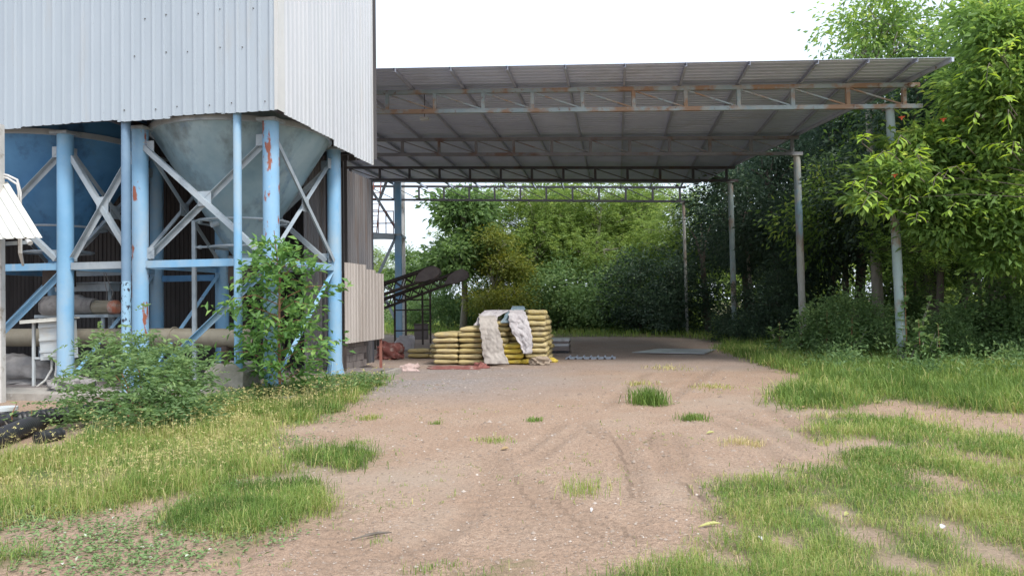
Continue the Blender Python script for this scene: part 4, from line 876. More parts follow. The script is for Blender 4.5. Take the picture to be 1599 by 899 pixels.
for (x, y, m_) in ((tx,TY,'blue'),(tx+.02,TY+1.6,'pvc'),(tx-2.0,TY,'blue'),(tx-1.9,TY+1.6,'blue')): MB().bar((x,y,-.02),(x,y,9.0),.3 if m_=='blue' else .16,.28,(0,1,0)).build('post', M[m_], t, False)
zp = P(600,367,TY).z
MB().box((tx-1.0,TY+.8,zp), (2.3,1.9,.1)).build('platform', M['grey_blue_steel'], t, False)
MB().channel((tx-2.2,TY-.2,zp+.02),(tx-.16,TY-.2,zp-.1),.1,.28).build('edge_beam', M['grey_blue_steel'], t, False)
rl = MB()
for i in range(6): x = tx-2.0+i*.36; rl.bar((x,TY-.1,zp+.05),(x,TY-.1,zp+1.15),.04,.04,(0,1,0))
for z in (.55,1.12): rl.bar((tx-2.0,TY-.1,zp+z),(tx-.2,TY-.1,zp+z),.045,.045)
rl.build('railing', M['rail_rust'], t, False)
for p0, p1 in (((tx-1.9,TY-.05,1.0),(tx-.1,TY-.05,zp-.1)),((tx-.1,TY,.7),(tx-1.9,TY,zp-.3)),((tx-1.4,TY,zp+1.2+1.2),(tx-.1,TY,zp+.3)),((tx-.15,TY-.05,zp+3.5),(tx-.9,TY-.05,zp+1.6))): MB().bar(p0,p1,.12,.12).build('brace', M['grey_blue_steel'], t, False)
ld = MB()
for dx in (-1.55,-1.2): ld.bar((tx+dx,TY+.9,zp),(tx+dx+.35,TY+.9,8.6),.05,.05)
for i in range(14): z = zp+.2+i*.28; f_ = (z-zp)/(8.6-zp)*.35; ld.bar((tx-1.55+f_,TY+.9,z),(tx-1.2+f_,TY+.9,z),.03,.03)
ld.build('ladder', M['rail_rust'], t, False)
# ------------------------------------------------------------------ vegetation
def nrm(v): return v/np.maximum(np.linalg.norm(v, axis=1, keepdims=True), 1e-9)
def leaves(Cn, D, L, W, fold=.25, up_bias=.6):
    """folded pointed leaves; returns V, tris"""
    n = len(Cn); D = nrm(D); U = rng.normal(0,.5,(n,3)); U[:,2] += up_bias; S_ = nrm(np.cross(D, U)); N = np.cross(S_, D)
    L = np.broadcast_to(L,(n,))[:,None]; W = np.broadcast_to(W,(n,))[:,None]
    b = Cn; m = Cn+D*L*.48; tp = Cn+D*L-N*L*.12
    l = m+S_*W*.5+N*W*fold; r = m-S_*W*.5+N*W*fold
    V = np.stack([b,l,tp,r],1).reshape(-1,3); k = np.arange(n)[:,None]*4
    return V, np.concatenate([k+np.array([[0,2,1]]), k+np.array([[0,3,2]])])
def crown(lobes, ncl, nlf, clr, L, W, droop=.3, inner=.5, flat=.6, comp=False, dark=0, light_up=.25, rag=0):
    lob = np.array(lobes, float); vol = (lob[:,3]*lob[:,4]*lob[:,5])**(.72); idx = rng.choice(len(lob), ncl, p=vol/vol.sum())
    d = nrm(rng.normal(0,1,(ncl,3))); rr = inner+(1-inner)*rng.uniform(0,1,ncl)**.6; rr *= 1+rng.normal(0,.07,ncl)
    off = d*rr[:,None]; cc = lob[idx,:3]+off*lob[idx,3:6]
    cc = cc+rng.normal(0,1,cc.shape)*rag; out = off.copy(); out[:,2] = out[:,2]*.5+.12
    n = ncl*nlf; ci = np.repeat(np.arange(ncl), nlf); tn = rng.uniform(.5,1.25,ncl)[ci]
    if comp:     # fronds: leaflets in two ranks on several curved stalks per cluster
        fr = nlf//10; fi = np.arange(n)//10; nf = ncl*fr; fd = nrm(out[np.repeat(np.arange(ncl),fr)]+rng.normal(0,.75,(nf,3))+np.array([0,0,-.12]))
        fs = np.repeat(cc,fr,0)+rng.normal(0,clr*.55,(nf,3))*np.array([1,1,flat]); fl = clr*rng.uniform(.7,1.2,nf)
        tt = np.tile(np.linspace(.12,1,10), nf); side = np.tile(np.array([1,-1]*5), nf)
        sv = nrm(np.cross(fd, np.array([[0,0,1.]])+rng.normal(0,.25,(nf,3))))
        pos = fs[fi]+fd[fi]*(tt*fl[fi])[:,None]+np.array([0,0,-1.])*((tt**2)*fl[fi]*.3)[:,None]
        D = sv[fi]*side[:,None]+fd[fi]*.45+rng.normal(0,.15,(n,3))
    else:
        pos = cc[ci]+rng.normal(0,1,(n,3))*clr*tn[:,None]*np.array([1,1,flat]); D = out[ci]*1.0+(pos-cc[ci])/clr*.6+rng.normal(0,.5,(n,3)); D[:,2] -= droop
    V, T = leaves(pos, D, L*rng.uniform(.6,1.25,n), W*rng.uniform(.7,1.2,n))
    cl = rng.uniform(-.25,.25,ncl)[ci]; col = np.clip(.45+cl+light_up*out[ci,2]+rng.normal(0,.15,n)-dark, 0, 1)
    return V, T, np.repeat(col,4), cc
def trunk(h, r, lobes, bend=.3, forks=None, seed=0, split=None):
    rs = np.random.default_rng(seed); mb = MB(); top = Vector((rs.normal(0,bend), rs.normal(0,bend), h))
    mids = [Vector((0,0,-.15)), Vector((top.x*.15+rs.normal(0,.05),top.y*.15,h*.25)), Vector((top.x*.45,top.y*.5+rs.normal(0,.08),h*.55)), Vector((top.x*.8,top.y*.8,h*.85)), top]
    mb.tube(mids, [r*1.25,r,r*.8,r*.55,r*.25], 9)
    for (x,y,z,a,b,c) in lobes:
        s_ = mids[2] if z < h*.85 else mids[3]; e = Vector((x,y,z)); m1 = s_.lerp(e,.5)+Vector((rs.normal(0,.12),rs.normal(0,.12),.15)); mb.tube([s_, m1, e], [r*.5,r*.3,r*.1], 6)
        for k in range(4):
            v = Vector(rs.normal(0,1,3)).normalized(); mb.tube([m1.lerp(e,.3+.2*k), e+Vector((v.x*a,v.y*b,v.z*c))*.75], [r*.2,r*.05], 5)
    return mb
def proto(kind, seed):
    rs = np.random.default_rng(seed); k = kind
    def ring(n, rad, z0, z1, s): return [(math.cos(t)*rad*rs.uniform(.6,1.1), math.sin(t)*rad*rs.uniform(.6,1.1), rs.uniform(z0,z1), s*rs.uniform(.8,1.2), s*rs.uniform(.8,1.2), s*rs.uniform(.6,.9)) for t in np.arange(n)*2*math.pi/n+rs.uniform(0,6)]
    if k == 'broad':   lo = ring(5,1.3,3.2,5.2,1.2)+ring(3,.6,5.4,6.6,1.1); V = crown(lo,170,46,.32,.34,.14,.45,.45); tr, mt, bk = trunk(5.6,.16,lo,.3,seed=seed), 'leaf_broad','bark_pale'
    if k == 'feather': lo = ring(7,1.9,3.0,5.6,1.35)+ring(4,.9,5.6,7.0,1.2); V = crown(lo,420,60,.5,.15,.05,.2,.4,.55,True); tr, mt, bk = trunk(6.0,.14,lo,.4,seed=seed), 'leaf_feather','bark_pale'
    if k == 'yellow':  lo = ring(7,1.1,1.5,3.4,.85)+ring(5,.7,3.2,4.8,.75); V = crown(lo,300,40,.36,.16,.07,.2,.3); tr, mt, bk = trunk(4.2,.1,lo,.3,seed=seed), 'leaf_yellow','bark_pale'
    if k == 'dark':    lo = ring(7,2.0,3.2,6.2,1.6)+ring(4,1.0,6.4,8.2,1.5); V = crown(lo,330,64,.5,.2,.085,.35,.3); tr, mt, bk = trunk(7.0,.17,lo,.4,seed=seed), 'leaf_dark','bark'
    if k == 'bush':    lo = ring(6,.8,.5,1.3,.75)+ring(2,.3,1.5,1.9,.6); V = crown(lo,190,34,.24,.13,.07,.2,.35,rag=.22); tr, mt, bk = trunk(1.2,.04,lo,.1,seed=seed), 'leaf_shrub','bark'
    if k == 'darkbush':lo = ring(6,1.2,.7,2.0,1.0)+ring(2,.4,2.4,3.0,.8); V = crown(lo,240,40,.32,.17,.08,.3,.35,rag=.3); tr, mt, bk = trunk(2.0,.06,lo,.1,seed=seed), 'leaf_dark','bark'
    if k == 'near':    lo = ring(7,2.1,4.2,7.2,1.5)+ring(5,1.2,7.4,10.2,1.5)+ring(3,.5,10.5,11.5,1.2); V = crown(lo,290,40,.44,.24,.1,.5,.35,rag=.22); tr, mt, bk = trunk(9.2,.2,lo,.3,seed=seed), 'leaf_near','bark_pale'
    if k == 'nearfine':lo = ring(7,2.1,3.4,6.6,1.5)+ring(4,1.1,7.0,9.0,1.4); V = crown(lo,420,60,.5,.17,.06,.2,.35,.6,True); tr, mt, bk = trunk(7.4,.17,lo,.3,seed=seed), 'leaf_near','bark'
    cm = npmesh('crown', V[0], [V[1]], M[mt], {'rnd':V[2]}); tm = bpy.data.meshes.new('trunk'); tm.from_pydata(tr.v,[],tr.f); tm.update(); tm.polygons.foreach_set('use_smooth',[True]*len(tm.polygons)); tm.materials.append(M[bk])
    return tm, cm
PROTO = {}
def tree(kind, var, x, y, sc, rz, label, group=None, name='tree', cat='tree', sz=None):
    if (kind,var) not in PROTO: PROTO[kind,var] = proto(kind, hash_(kind)+var*13)
    tm, cm = PROTO[kind,var]; e = thing(name, label, cat, (x,y,gz1(x,y)), group); e.rotation_euler = (0,0,rz); e.scale = (sc,sc,sz or sc)
    for m_, n_ in ((tm,'trunk'),(cm,'crown')):
        o = bpy.data.objects.new(n_, m_); C.objects.link(o); o.parent = e
        if n_ == 'crown': o['kind'] = 'stuff'
    return e
def hash_(s): return sum(ord(c)*(i+3) for i, c in enumerate(s))
GB = 'trees in the row behind the shed'
tree('broad',0,-2.7,41,1.12,.4,'pale green broad-leaved tree beside the blue service tower',GB)
tree('yellow',0,-.6,39.5,1.05,1.0,'yellowing bushy tree behind the sack pile',GB)
tree('feather',1,-1.0,45,1.12,3.3,'feathery tree rising behind the yellowing tree',GB)
tree('feather',0,1.4,43.5,1.15,.2,'feathery olive-green tree behind the sack pile, next to the yellowing tree',GB)
tree('feather',1,4.4,43,1.15,1.5,'feathery tree in the middle of the row behind the shed',GB)
tree('feather',0,7.4,44,1.2,2.6,'feathery tree in line with the far shed post',GB)
tree('feather',1,9.3,40.5,1.0,3.9,'bright feathery tree beside the thin far shed post',GB)
tree('broad',1,3.0,50,1.3,2.2,'tall broad-leaved tree standing behind the feathery row',GB)
tree('broad',0,8.5,52,1.3,4.2,'tall broad-leaved tree at the back near the far shed post',GB)
tree('bush',0,2.5,40.2,1.7,.7,'rounded green shrub in front of the feathery row',GB,'shrub','shrub')
tree('bush',1,5.6,39.6,1.7,2.7,'rounded green shrub in front of the feathery row near the pale flat sheet',GB,'shrub','shrub')
tree('broad',1,-7.5,56,.8,1.2,'low distant tree seen past the service tower',GB)
tree('feather',1,-11,58,.8,.2,'distant feathery tree behind the hopper building',GB)
GD = 'dark trees along the right side of the shed'
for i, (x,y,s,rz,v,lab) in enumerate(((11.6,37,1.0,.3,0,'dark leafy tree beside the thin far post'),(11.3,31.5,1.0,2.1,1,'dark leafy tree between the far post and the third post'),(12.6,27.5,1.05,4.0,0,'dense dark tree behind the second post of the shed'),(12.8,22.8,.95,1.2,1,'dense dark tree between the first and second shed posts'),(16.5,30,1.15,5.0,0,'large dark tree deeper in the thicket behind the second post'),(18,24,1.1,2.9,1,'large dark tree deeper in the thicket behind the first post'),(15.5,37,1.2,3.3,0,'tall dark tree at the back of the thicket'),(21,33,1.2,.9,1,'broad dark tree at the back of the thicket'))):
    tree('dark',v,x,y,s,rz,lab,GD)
GN = 'trees leaning over the right end of the shed'
tree('near',0,12.9,19.6,.8,.6,'tall leafy tree overhanging the front right corner of the shed roof',GN,sz=.92)
tree('near',1,11.8,24.3,.85,2.4,'tall tree whose crown shows above the right end of the roof',GN,sz=.95)
tree('nearfine',0,15.6,20.5,1.0,1.4,'fine-leaved tree with a pale trunk right of the front post',GN)
tree('nearfine',0,12.0,21.2,.62,3.1,'small fine-leaved tree behind the front post of the shed',GN)
tree('nearfine',0,13.6,17.6,.6,5.1,'low fine-leaved tree in the shade beside the yard edge',GN)
tree('near',0,16.5,16.2,.9,4.1,'leafy tree at the yard edge right of the overhanging tree',GN)
# thin stems of the thicket
for i,(px,Y,lean,r,h) in enumerate(((1562,19.5,.1,.1,4.5),(1480,24,1.1,.12,3.2),(1530,24,.05,.06,4),(1105,36,-.2,.16,4),(1455,26,0,.07,4),(1320,30,.1,.14,4),(1180,32,-.3,.1,4),(1425,28,.3,.09,4))):
    p = P(px,470,Y); p.z = gz1(p.x,p.y)
    o = MB().tube([p-Vector((0,0,.1)), p+Vector((lean*.3,0,h*.3)), p+Vector((lean*.7,.1,h*.65)), p+Vector((lean,.1,h))], [r*1.2,r,r*.85,r*.6], 10)
    tt_ = thing('bare_tree', 'x', 'tree', p); o.build('trunk', M['bark_pale' if i in (0,6) else 'bark'], tt_); tp = p+Vector((lean,.1,h))
    for e_ in ((.5,.2,1.2),(-.6,-.1,1.0),(.1,.5,1.3)): MB().tube([tp-Vector((lean*.2,0,h*.2)), tp+Vector(e_)*.5, tp+Vector(e_)], [r*.5,r*.35,r*.12], 6).build('branch', M['bark'], tt_)
    o = tt_
    tag(o, ['slender pale trunk standing in the shade right of the front post','dark trunk leaning steeply in the thicket','thin upright stem beside the leaning trunk','forked-looking dark trunk behind the third post','thin stem in the thicket behind the front post','thick dark trunk behind the second post','pale slanting trunk beside the third post','dark stem between the first and second posts'][i], 'tree', 'bare trunks in the thicket')
# undergrowth
GU = 'bushes at the foot of the trees'
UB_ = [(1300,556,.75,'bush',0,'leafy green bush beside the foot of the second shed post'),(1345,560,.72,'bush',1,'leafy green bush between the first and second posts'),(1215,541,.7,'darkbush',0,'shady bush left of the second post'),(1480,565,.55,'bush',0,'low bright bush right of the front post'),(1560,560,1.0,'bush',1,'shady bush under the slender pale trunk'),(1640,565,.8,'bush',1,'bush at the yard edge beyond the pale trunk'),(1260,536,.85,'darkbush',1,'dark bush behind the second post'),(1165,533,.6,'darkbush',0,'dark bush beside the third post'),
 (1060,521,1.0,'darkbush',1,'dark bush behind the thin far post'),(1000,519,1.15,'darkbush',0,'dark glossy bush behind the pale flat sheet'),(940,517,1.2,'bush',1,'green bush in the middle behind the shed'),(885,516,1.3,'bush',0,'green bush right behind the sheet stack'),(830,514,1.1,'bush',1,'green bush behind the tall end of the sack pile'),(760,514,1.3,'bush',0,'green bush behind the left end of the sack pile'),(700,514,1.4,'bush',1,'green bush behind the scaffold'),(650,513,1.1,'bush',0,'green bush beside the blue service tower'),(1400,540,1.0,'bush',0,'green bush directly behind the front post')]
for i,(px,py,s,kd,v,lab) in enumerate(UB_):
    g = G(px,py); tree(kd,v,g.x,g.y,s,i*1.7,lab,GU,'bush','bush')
for i in range(16):
    x = -30+i*6.4+rnd.uniform(-2,2); y = 78+rnd.uniform(-6,10)
    if -16 < x < -3: continue
    tree('broad' if i%2 else 'dark',i%2,x,y,1.15+.2*rnd.random(),i*2.1,'distant tree in the hazy line beyond the field','distant tree line')
lo = [(x, 46+5*math.sin(x*.7)+x*.12, z, 2.4, 1.6, 1.7) for x in np.arange(9,60,2.1) for z in (1.0,3.6)]+[(40+3*math.sin(y), y, z, 1.8, 2.4, 1.8) for y in np.arange(14,46,2.3) for z in (1.0,3.6,6)]+[(24+2*math.sin(y), y, 1.0, 1.3, 1.5, 1.0) for y in np.arange(14,42,2.1)]
V = crown(lo, 4200, 24, .5, .42, .22, .3, .3); o = link(bpy.data.objects.new('far_thicket', npmesh('far_thicket', V[0],[V[1]],M['leaf_feather'],{'rnd':V[2]}))); tag(o,'sunlit yellowish scrub showing between the trunks of the thicket','scrub',None,'stuff')
lo = [(x, 62+4*math.sin(x*.5), z, 2.6, 1.6, 1.5) for x in np.arange(-46,12,2.4) for z in (.9,)]
V = crown(lo, 700, 20, .5, .4, .2, .3, .3); o = link(bpy.data.objects.new('far_hedge', npmesh('far_hedge', V[0],[V[1]],M['leaf_broad'],{'rnd':V[2]}))); tag(o,'low green hedge far behind the service tower','hedge',None,'stuff')
tree('dark',1,26,42,1.2,1.7,'distant dark tree behind the right thicket',GD); tree('dark',0,28,28,1.2,.7,'dark tree beyond the yard edge on the far right',GD)
# ---- tree with countable light leaves: sprays reaching out in front of the front post
def leafmesh(name, mat, L=1.0, W=.4):
    V = np.array([(0,0,0),(.22*L,.3*W,.05*W),(.6*L,.5*W,.1*W),(L,0,-.14*L),(.6*L,-.5*W,.1*W),(.22*L,-.3*W,.05*W),(.3*L,0,-.02),(.65*L,0,-.03)])
    F_ = [(0,6,1),(1,6,7,2),(2,7,3),(0,5,6),(5,4,7,6),(4,3,7)]; m = bpy.data.meshes.new(name); m.from_pydata([tuple(v) for v in V],[],F_); m.update()
    at = m.attributes.new('rnd','FLOAT','POINT'); at.data.foreach_set('value',[name_rnd[0]]*8); m.materials.append(mat); return m
name_rnd = [.5]; LM = []
for q in (.1,.5,.9): name_rnd[0] = q; LM.append(leafmesh('leaf', M['leaf_light']))
def spray(root, tw, p0, p1, n, size, meshes):
    p0 = Vector(p0); p1 = Vector(p1); m1 = p0.lerp(p1,.5)+Vector((0,0,.12)); tw.tube([p0,m1,p1], [.009,.007,.003], 5)
    d = (p1-p0).normalized()
    for i in range(n):
        f = .3+.7*i/(n-1); p_ = p0.lerp(m1,f*2) if f < .5 else m1.lerp(p1,(f-.5)*2)
        sd_ = d.cross(Zv).normalized()*(1 if i%2 else -1); dr = (sd_*rnd.uniform(.5,1.1)+d*rnd.uniform(.2,.9)+Vector((rnd.gauss(0,.25),rnd.gauss(0,.25),rnd.uniform(-.75,.05)))).normalized()
        o = bpy.data.objects.new('leaf', rnd.choice(meshes)); C.objects.link(o); o.parent = root; o.matrix_parent_inverse = parent_inv(root)
        s_ = size*rnd.uniform(.7,1.2); o.scale = (s_,s_,s_); o.location = p_; q = dr.to_track_quat('X','Z'); o.rotation_mode = 'XYZ'; o.rotation_euler = q.to_euler()
t = thing('tree', 'tree with pale yellow-green drooping leaf sprays reaching past the front post', 'tree', (12.2,15.6,gz1(12.2,15.6)), GN)
tb = MB(); base_ = Vector((12.2,15.6,-.1)); fork = Vector((12.0,15.7,3.2)); tb.tube([base_,Vector((12.15,15.6,1.5)),fork,Vector((12.1,15.6,5.2)),Vector((12.0,15.5,7.4))],[.14,.12,.1,.08,.03],10)
tw = MB(); ns = 0
SPR = [(1395,300),(1350,295),(1370,320),(1420,320),(1330,290),(1440,265),(1480,330),(1365,250),(1400,240),(1440,235),(1345,325),(1500,260),(1545,225),(1580,240),(1560,345),(1590,360),(1530,330),(1575,300),(1480,215),(1520,195),(1565,150),(1590,110),(1545,75),(1500,120),(1410,285),(1455,300),(1380,335),(1470,285),(1575,205),(1350,215),(1598,325),(1430,345),(1585,60),(1540,130)]
for px, py in SPR:
    Yd = rnd.uniform(14.6,16.6); e = P(px,py,Yd); s0 = e+Vector((rnd.uniform(.1,.7), rnd.uniform(.1,.7), rnd.uniform(-.25,.5)))
    spray(t, tw, s0, e, 8, .23, LM)
    tw.tube([s0+Vector((.4,.4,-.1)), s0], [.012,.009], 5)
    ns += 1
tb.build('trunk', M['bark_pale'], t)
lo = [(*(P(px,py,Y_)+Vector((0,.3,0))), r_*1.1,.6,r_*.8) for px, py, Y_, r_ in ((1410,270,16.9,.6),(1460,305,17.0,.7),(1540,300,16.8,.9),(1580,220,16.6,.9),(1560,120,16.6,.9),(1500,220,17.3,.7),(1440,225,17.2,.6),(1590,40,16.4,.8),(1500,350,17.0,.7),(1600,330,16.5,.9),(1580,400,16.9,.6),(1370,310,16.8,.4),(1530,170,17.4,.7),(1480,260,17.4,.7),(1620,130,16,1.0),(1570,20,16.9,.8))]
for l_ in lo: tw.tube([Vector((12.05,15.6,2.8+.4*l_[2]*.5)), Vector((12.05,15.6,3.2)).lerp(Vector(l_[:3]),.55)+Vector((0,0,.3)), Vector(l_[:3])], [.014,.009,.004], 5)
tw.build('branches', M['bark'], t)
V = crown(lo, 520, 40, .24, .22, .085, .5, .15, light_up=.35); cm = npmesh('crown', V[0], [V[1]], M['leaf_near'], {'rnd':V[2]}); o = link(bpy.data.objects.new('crown', cm), t); o['kind'] = 'stuff'
fm_ = bpy.data.meshes.new('petal'); fm_.from_pydata([(0,0,0),(.5,.32,.15),(1,0,.05),(.5,-.32,.15),(.5,0,-.02)],[],[(0,4,1),(1,4,2),(2,4,3),(3,4,0)]); fm_.materials.append(M['flower'])
for px, py in ((1408,185),(1473,188),(1397,275)):
    p = P(px,py,15.5); bl_ = MB().tube([p-Vector((0,0,.03)),p,p+Vector((0,0,.02))],[.012,.02,.01],8).build('blossom', M['flower'], t)
    for i in range(6):
        o = bpy.data.objects.new('petal', fm_); C.objects.link(o); o.parent = bl_; o.location = p; o.scale = (.085,)*3; o.rotation_euler = (0,-.4,i*1.047)
# ---- sapling in front of the hopper
name_rnd[0] = .5; LS = []
for q in (.15,.5,.75,.97): name_rnd[0] = q; LS.append(leafmesh('leaf', M['leaf_sapling'], 1.0, .42))
sp = G(438,628); sp.z = gz1(sp.x,sp.y)
t = thing('sapling', 'slender young tree with glossy green leaves growing in front of the hopper columns', 'tree', sp)
st = MB(); topz = P(428,362,sp.y).z; st.tube([sp-Vector((0,0,.05)), sp+Vector((-.02,0,topz*.35)), sp+Vector((.0,0,topz*.7)), sp+Vector((-.09,0,topz))], [.026,.022,.016,.006], 8)
tw = MB(); cnt = 0; pos_e = []; 
for i in range(34):
    f = .12+.86*i/33; z = topz*f; a_ = i*2.399; reach = (1.0 if f < .72 else 1.0-(f-.72)*2.7)*rnd.uniform(.55,1.05)*.88+.1
    s0 = sp+Vector((-.02,0,z*.88)); e = s0+Vector((math.cos(a_)*reach, math.sin(a_)*reach*.8, rnd.uniform(.0,.3)*reach+.05))
    k = 10 if cnt < 290 else 0
    if k: spray(t, tw, s0, e, 8, .185, LS); cnt += 8
    pos_e.append((s0,e))
st.build('stem', M['stem'], t); tw.build('twigs', M['stem'], t)
n = 1600; ci = rng.integers(0,len(pos_e),n); s0 = np.array([p[0] for p in pos_e])[ci]; e0 = np.array([p[1] for p in pos_e])[ci]; f = rng.uniform(.25,1.05,n)[:,None]
pos = s0+(e0-s0)*f+rng.normal(0,.09,(n,3)); D = nrm(e0-s0)+rng.normal(0,.7,(n,3)); D[:,2] -= .15
V, T = leaves(pos, D, .16*rng.uniform(.6,1.2,n), .06*rng.uniform(.8,1.2,n)); me = npmesh('foliage', V, [T], M['leaf_sapling'], {'rnd':np.repeat(np.clip(rng.normal(.45,.25,n),0,1),4)}); o = link(bpy.data.objects.new('foliage', me), t); o['kind'] = 'stuff'
# ---- feathery shrub with compound leaves by the pipes
g = G(225,668); g.z = gz1(g.x,g.y); t = thing('shrub', 'bushy feathery green shrub growing over the black pipes beside the blue columns', 'shrub', g)
lo = [(*(P(px,py,Y)),a_,.5,c_) for px,py,Y,a_,c_ in ((180,585,g.y+.3,.42,.36),(240,590,g.y+.1,.42,.36),(285,605,g.y,.36,.3),(170,548,g.y+.9,.38,.24),(225,640,g.y-.25,.4,.22),(270,640,g.y-.3,.34,.22),(150,620,g.y+.2,.36,.25),(215,560,g.y+.6,.35,.22),(300,570,g.y+.5,.24,.2))]
V = crown(lo, 120, 60, .26, .095, .034, .2, .35, .7, True); o = link(bpy.data.objects.new('foliage', npmesh('foliage', V[0],[V[1]],M['leaf_shrub'],{'rnd':V[2]})), t); o['kind'] = 'stuff'
q = MB()
for l_ in lo: q.tube([g+Vector((rnd.uniform(-.15,.15),rnd.uniform(-.1,.1),-.05)), Vector(l_[:3])*.5+g*.5+Vector((0,0,.1)), Vector(l_[:3])], [.018,.013,.005], 6)
q.build('stems', M['stem'], t)
# ---- broad-leaved plant
def bigplant(px, py, h, n, size, label, seed, nm='broad_leaf_plant', mat='leaf_shrub'):
    g = G(px,py); g.z = gz1(g.x,g.y); t = thing(nm, label, 'plant', g); rs = random.Random(seed); ns_ = 1 if n < 20 else 4; ms = []
    for qv in (.2,.6,.9): name_rnd[0] = qv; ms.append(leafmesh('leaf', M[mat], 1, .6))
    for k in range(ns_):
        hk = h*(1 if k == 0 else rs.uniform(.4,.8)); a0 = rs.uniform(0,6.28); ln = 0.05 if k == 0 else rs.uniform(.15,.4)*h
        top = g+Vector((math.cos(a0)*ln, math.sin(a0)*ln, hk)); mid = g.lerp(top,.5)+Vector((rs.gauss(0,.03),rs.gauss(0,.03),.04))
        MB().tube([g-Vector((0,0,.03)), mid, top], [.013,.01,.004], 6).build('stem', M['stem'] if k == 0 else M['bark_pale'], t)
        for i in range(max(6, n//ns_)):
            f = rs.uniform(.15,1); p_ = g.lerp(mid,f*2) if f < .5 else mid.lerp(top,f*2-1); a_ = rs.uniform(0,6.28); dr = Vector((math.cos(a_),math.sin(a_),rs.uniform(-.4,.9))).normalized()
            o = bpy.data.objects.new('leaf', rs.choice(ms)); C.objects.link(o); o.parent = t; o.matrix_parent_inverse = parent_inv(t)
            s_ = size*rs.uniform(.4,1.15)*(1.15-.5*f); o.scale = (s_,)*3; o.location = p_; o.rotation_euler = dr.to_track_quat('X','Z').to_euler()
bigplant(277,640,1.1,16,.26,'plant with large oval leaves behind the feathery shrub',1); bigplant(300,640,.7,14,.22,'small oval-leaved plant beside the flanged pipe',5)
bigplant(1418,572,2.1,110,.27,'tall climbing weed beside the front shed post',3); bigplant(1440,576,1.1,100,.28,'leafy weed with round leaves in front of the front shed post',9); bigplant(1470,578,1.0,90,.26,'leafy weed right of the front shed post',12); bigplant(1215,548,.9,80,.28,'leafy weed left of the second shed post',15)
bigplant(1290,560,1.3,120,.3,'leafy weed clump in front of the second post',31); bigplant(1330,566,1.1,110,.28,'leafy weed clump between the two nearer posts',32); bigplant(1255,556,1.0,90,.28,'leafy weed at the foot of the second post',33)
bigplant(20,672,.35,24,.13,'low green weed by the pale bucket',21,'weed'); bigplant(45,676,.3,22,.12,'low green weed between the bucket and the pipes',22,'weed')
# ---- creeping weeds, pebbles, litter
def groundcover(name, label, cat, pts, L, W, mat, lift=.02):
    x = np.concatenate([G(px,py).x+rng.normal(0,r,n) for px,py,r,n in pts]); y = np.concatenate([G(px,py).y+rng.normal(0,r,n) for px,py,r,n in pts]); n = len(x)
    pos = np.stack([x,y,gz(x,y)+lift*rng.uniform(.3,1.6,n)],1); D = rng.normal(0,1,(n,3)); D[:,2] = rng.uniform(0,.5,n)
    V, T = leaves(pos, D, L*rng.uniform(.6,1.3,n), W*rng.uniform(.7,1.2,n), up_bias=2.5); o = link(bpy.data.objects.new(name, npmesh(name, V,[T],M[mat],{'rnd':np.repeat(rng.uniform(0,1,n),4)}))); return tag(o,label,cat,None,'stuff')
groundcover('creeping_weed','low bluish creeping weeds on the dirt below the yellow grass','weeds',[(120,845,.32,500),(200,860,.3,500),(240,885,.25,400),(60,800,.3,600),(20,820,.2,400),(330,755,.25,300),(400,835,.2,250),(130,875,.3,300),(440,690,.25,300),(500,655,.3,250),(180,830,.3,260)],.035,.02,'weed')
groundcover('verge_weeds','leafy green weeds among the grass on the verge by the slab','weeds',[(470,620,.4,1500),(400,628,.3,1000),(520,608,.4,900),(560,602,.3,400),(150,668,.25,300),(330,640,.3,800)],.09,.035,'leaf_shrub',.14)
lo = []
for i in range(150):
    g = G(rnd.uniform(1140,1680), 0+rnd.choice((548,556,563,570,578,586,592))+rnd.uniform(-4,4)); h = rnd.uniform(.06,.34)*(1.2 if g.y > 15 else .7)
    if g.x > 6.3+(g.y-13)*.12: lo.append((g.x, g.y, h*.6, rnd.uniform(.2,.5), rnd.uniform(.2,.5), h))
V = crown(lo, 900, 16, .13, .1, .05, .1, .2, .8, rag=.08); V[0][:,2] = np.maximum(V[0][:,2], .0); o = link(bpy.data.objects.new('edge_weeds', npmesh('edge_weeds', V[0],[V[1]],M['leaf_shrub'],{'rnd':V[2]}))); tag(o,'leafy green weeds among the grass beside the shed posts','weeds',None,'stuff')
n = 9000; px = rng.uniform(380,1250,n); py = 575+rng.uniform(0,1,n)**1.3*325; g = np.array([G(a,b)[:2] for a, b in zip(px,py)]); k = grassmask(g[:,0],g[:,1]) < .3; g = g[k]; n = len(g)
r = np.clip(rng.lognormal(-4.95,.45,n),.003,.032)*np.clip(g[:,1]/9,.75,1.5); cz = gz(g[:,0],g[:,1])
oc = np.array([(1,0,0),(0,1,0),(-1,0,0),(0,-1,0),(0,0,.7),(0,0,-.5)],float); V = (oc[None]*r[:,None,None]*rng.uniform(.6,1.3,(n,6,1)))+np.stack([g[:,0],g[:,1],cz+.002],1)[:,None]
tri = np.array([(0,1,4),(1,2,4),(2,3,4),(3,0,4)]); T = (np.arange(n)[:,None,None]*6+tri[None]).reshape(-1,3)
o = link(bpy.data.objects.new('pebbles', npmesh('pebbles', V.reshape(-1,3),[T],M['pebble'],{'rnd':np.repeat(rng.uniform(0,1,n)**1.3,6)}))); tag(o,'loose pebbles and gravel scattered over the dirt','pebbles',None,'stuff')
n = 420; px = rng.uniform(420,1240,n); py = 590+rng.uniform(0,1,n)**1.2*300; g = np.array([G(a,b)[:2] for a, b in zip(px,py)]); k = grassmask(g[:,0],g[:,1]) < .3; g = g[k]; n = len(g)
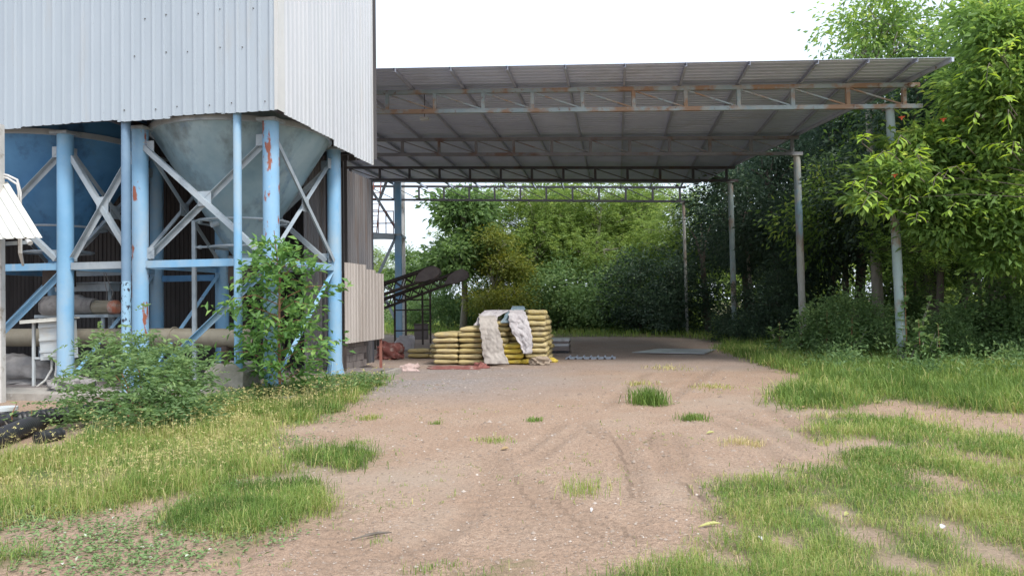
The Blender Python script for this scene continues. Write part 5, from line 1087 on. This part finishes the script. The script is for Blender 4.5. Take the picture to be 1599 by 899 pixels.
r = rng.uniform(.012,.04,n)*np.clip(g[:,1]/9,.6,1.3); V = (oc[None]*r[:,None,None]*rng.uniform(.55,1.3,(n,6,1)))+np.stack([g[:,0],g[:,1],gz(g[:,0],g[:,1])],1)[:,None]; T = (np.arange(n)[:,None,None]*6+tri[None]).reshape(-1,3)
o = link(bpy.data.objects.new('soil_clods', npmesh('soil_clods', V.reshape(-1,3),[T],M['pebble'],{'rnd':np.repeat(rng.uniform(0,.6,n),6)}, True))); tag(o,'crumbly brown soil clods scattered along the tyre tracks','soil clods',None,'stuff')
def litter(name, label, px, py, L, W, rz, mat, group=None):
    g = G(px,py); z = gz1(g.x,g.y)+.012; m = MB(); d = Vector((math.cos(rz),math.sin(rz),.05)); s_ = Vector((-math.sin(rz),math.cos(rz),0)); c = Vector((g.x,g.y,z))
    up_ = [c-d*L/2, c-d*L*.1+s_*W/2+Zv*.02, c+d*L*.2+s_*W*.4+Zv*.025, c+d*L/2+Zv*.01, c+d*L*.15-s_*W*.45+Zv*.018, c-d*L*.15-s_*W/2+Zv*.012]
    m.add(up_+[v-Zv*.006 for v in up_], [tuple(range(5,-1,-1)), tuple(range(6,12))]+[(i,(i+1)%6,(i+1)%6+6,i+6) for i in range(6)])
    return tag(m.build(name, mat, None, False), label, 'litter', group)
litter('fallen_leaf','long yellow-green leaf lying on bare dirt at the grass edge',1108,820,.17,.025,.1,M['yellow_leaf']); litter('paper_scrap','white curled scrap of paper on the near grass',1188,843,.05,.035,2,M['paper']); litter('paper_scrap','pale scrap of paper among the grass farther right',1472,828,.05,.035,.5,M['paper'])
litter('fallen_leaf','pale fallen leaf on the grass above the curled paper scrap',1322,803,.05,.03,.4,M['yellow_leaf']); litter('fallen_leaf','orange-brown leaf on the grass tip beside the dirt',1252,638,.13,.09,.3,M['dry_leaf']); litter('fallen_leaf','yellow-green leaf at the grass edge before the bushes',1371,628,.16,.09,.2,M['yellow_leaf'])
litter('fallen_leaf','curled brown leaf among the tyre tracks',788,702,.09,.06,.2,M['dry_leaf']); litter('paper_scrap','small white scrap on the dirt between the tyre tracks',924,797,.03,.02,1,M['paper']); litter('twig','dark twig lying on the dirt near the green clump',580,836,.28,.02,.3,M['bark']); litter('fallen_leaf','pale leaf lying near the round grass tuft on the dirt',1109,677,.1,.05,.1,M['yellow_leaf'])

# small sprouts scattered over the open dirt
gs_ = Grass(); n = 1500; px = rng.uniform(330,1250,n); py = 600+rng.uniform(0,1,n)*290; q = np.array([G(a,b)[:2] for a, b in zip(px,py)]); k = vn(q[:,0]*1.3,q[:,1]*1.3,88) > .62; q = q[k]
q = np.repeat(q, 5, 0)+rng.normal(0,.02,(len(q)*5,2)); gs_.add(q[:,0], q[:,1], rng.uniform(.015,.055,len(q)), .004*np.clip(q[:,1]/6,.8,2), .45+rng.normal(0,.25,len(q)), lean=1.2)
gs_.build('grass', 'tiny scattered grass sprouts on the bare dirt between the tyre tracks')
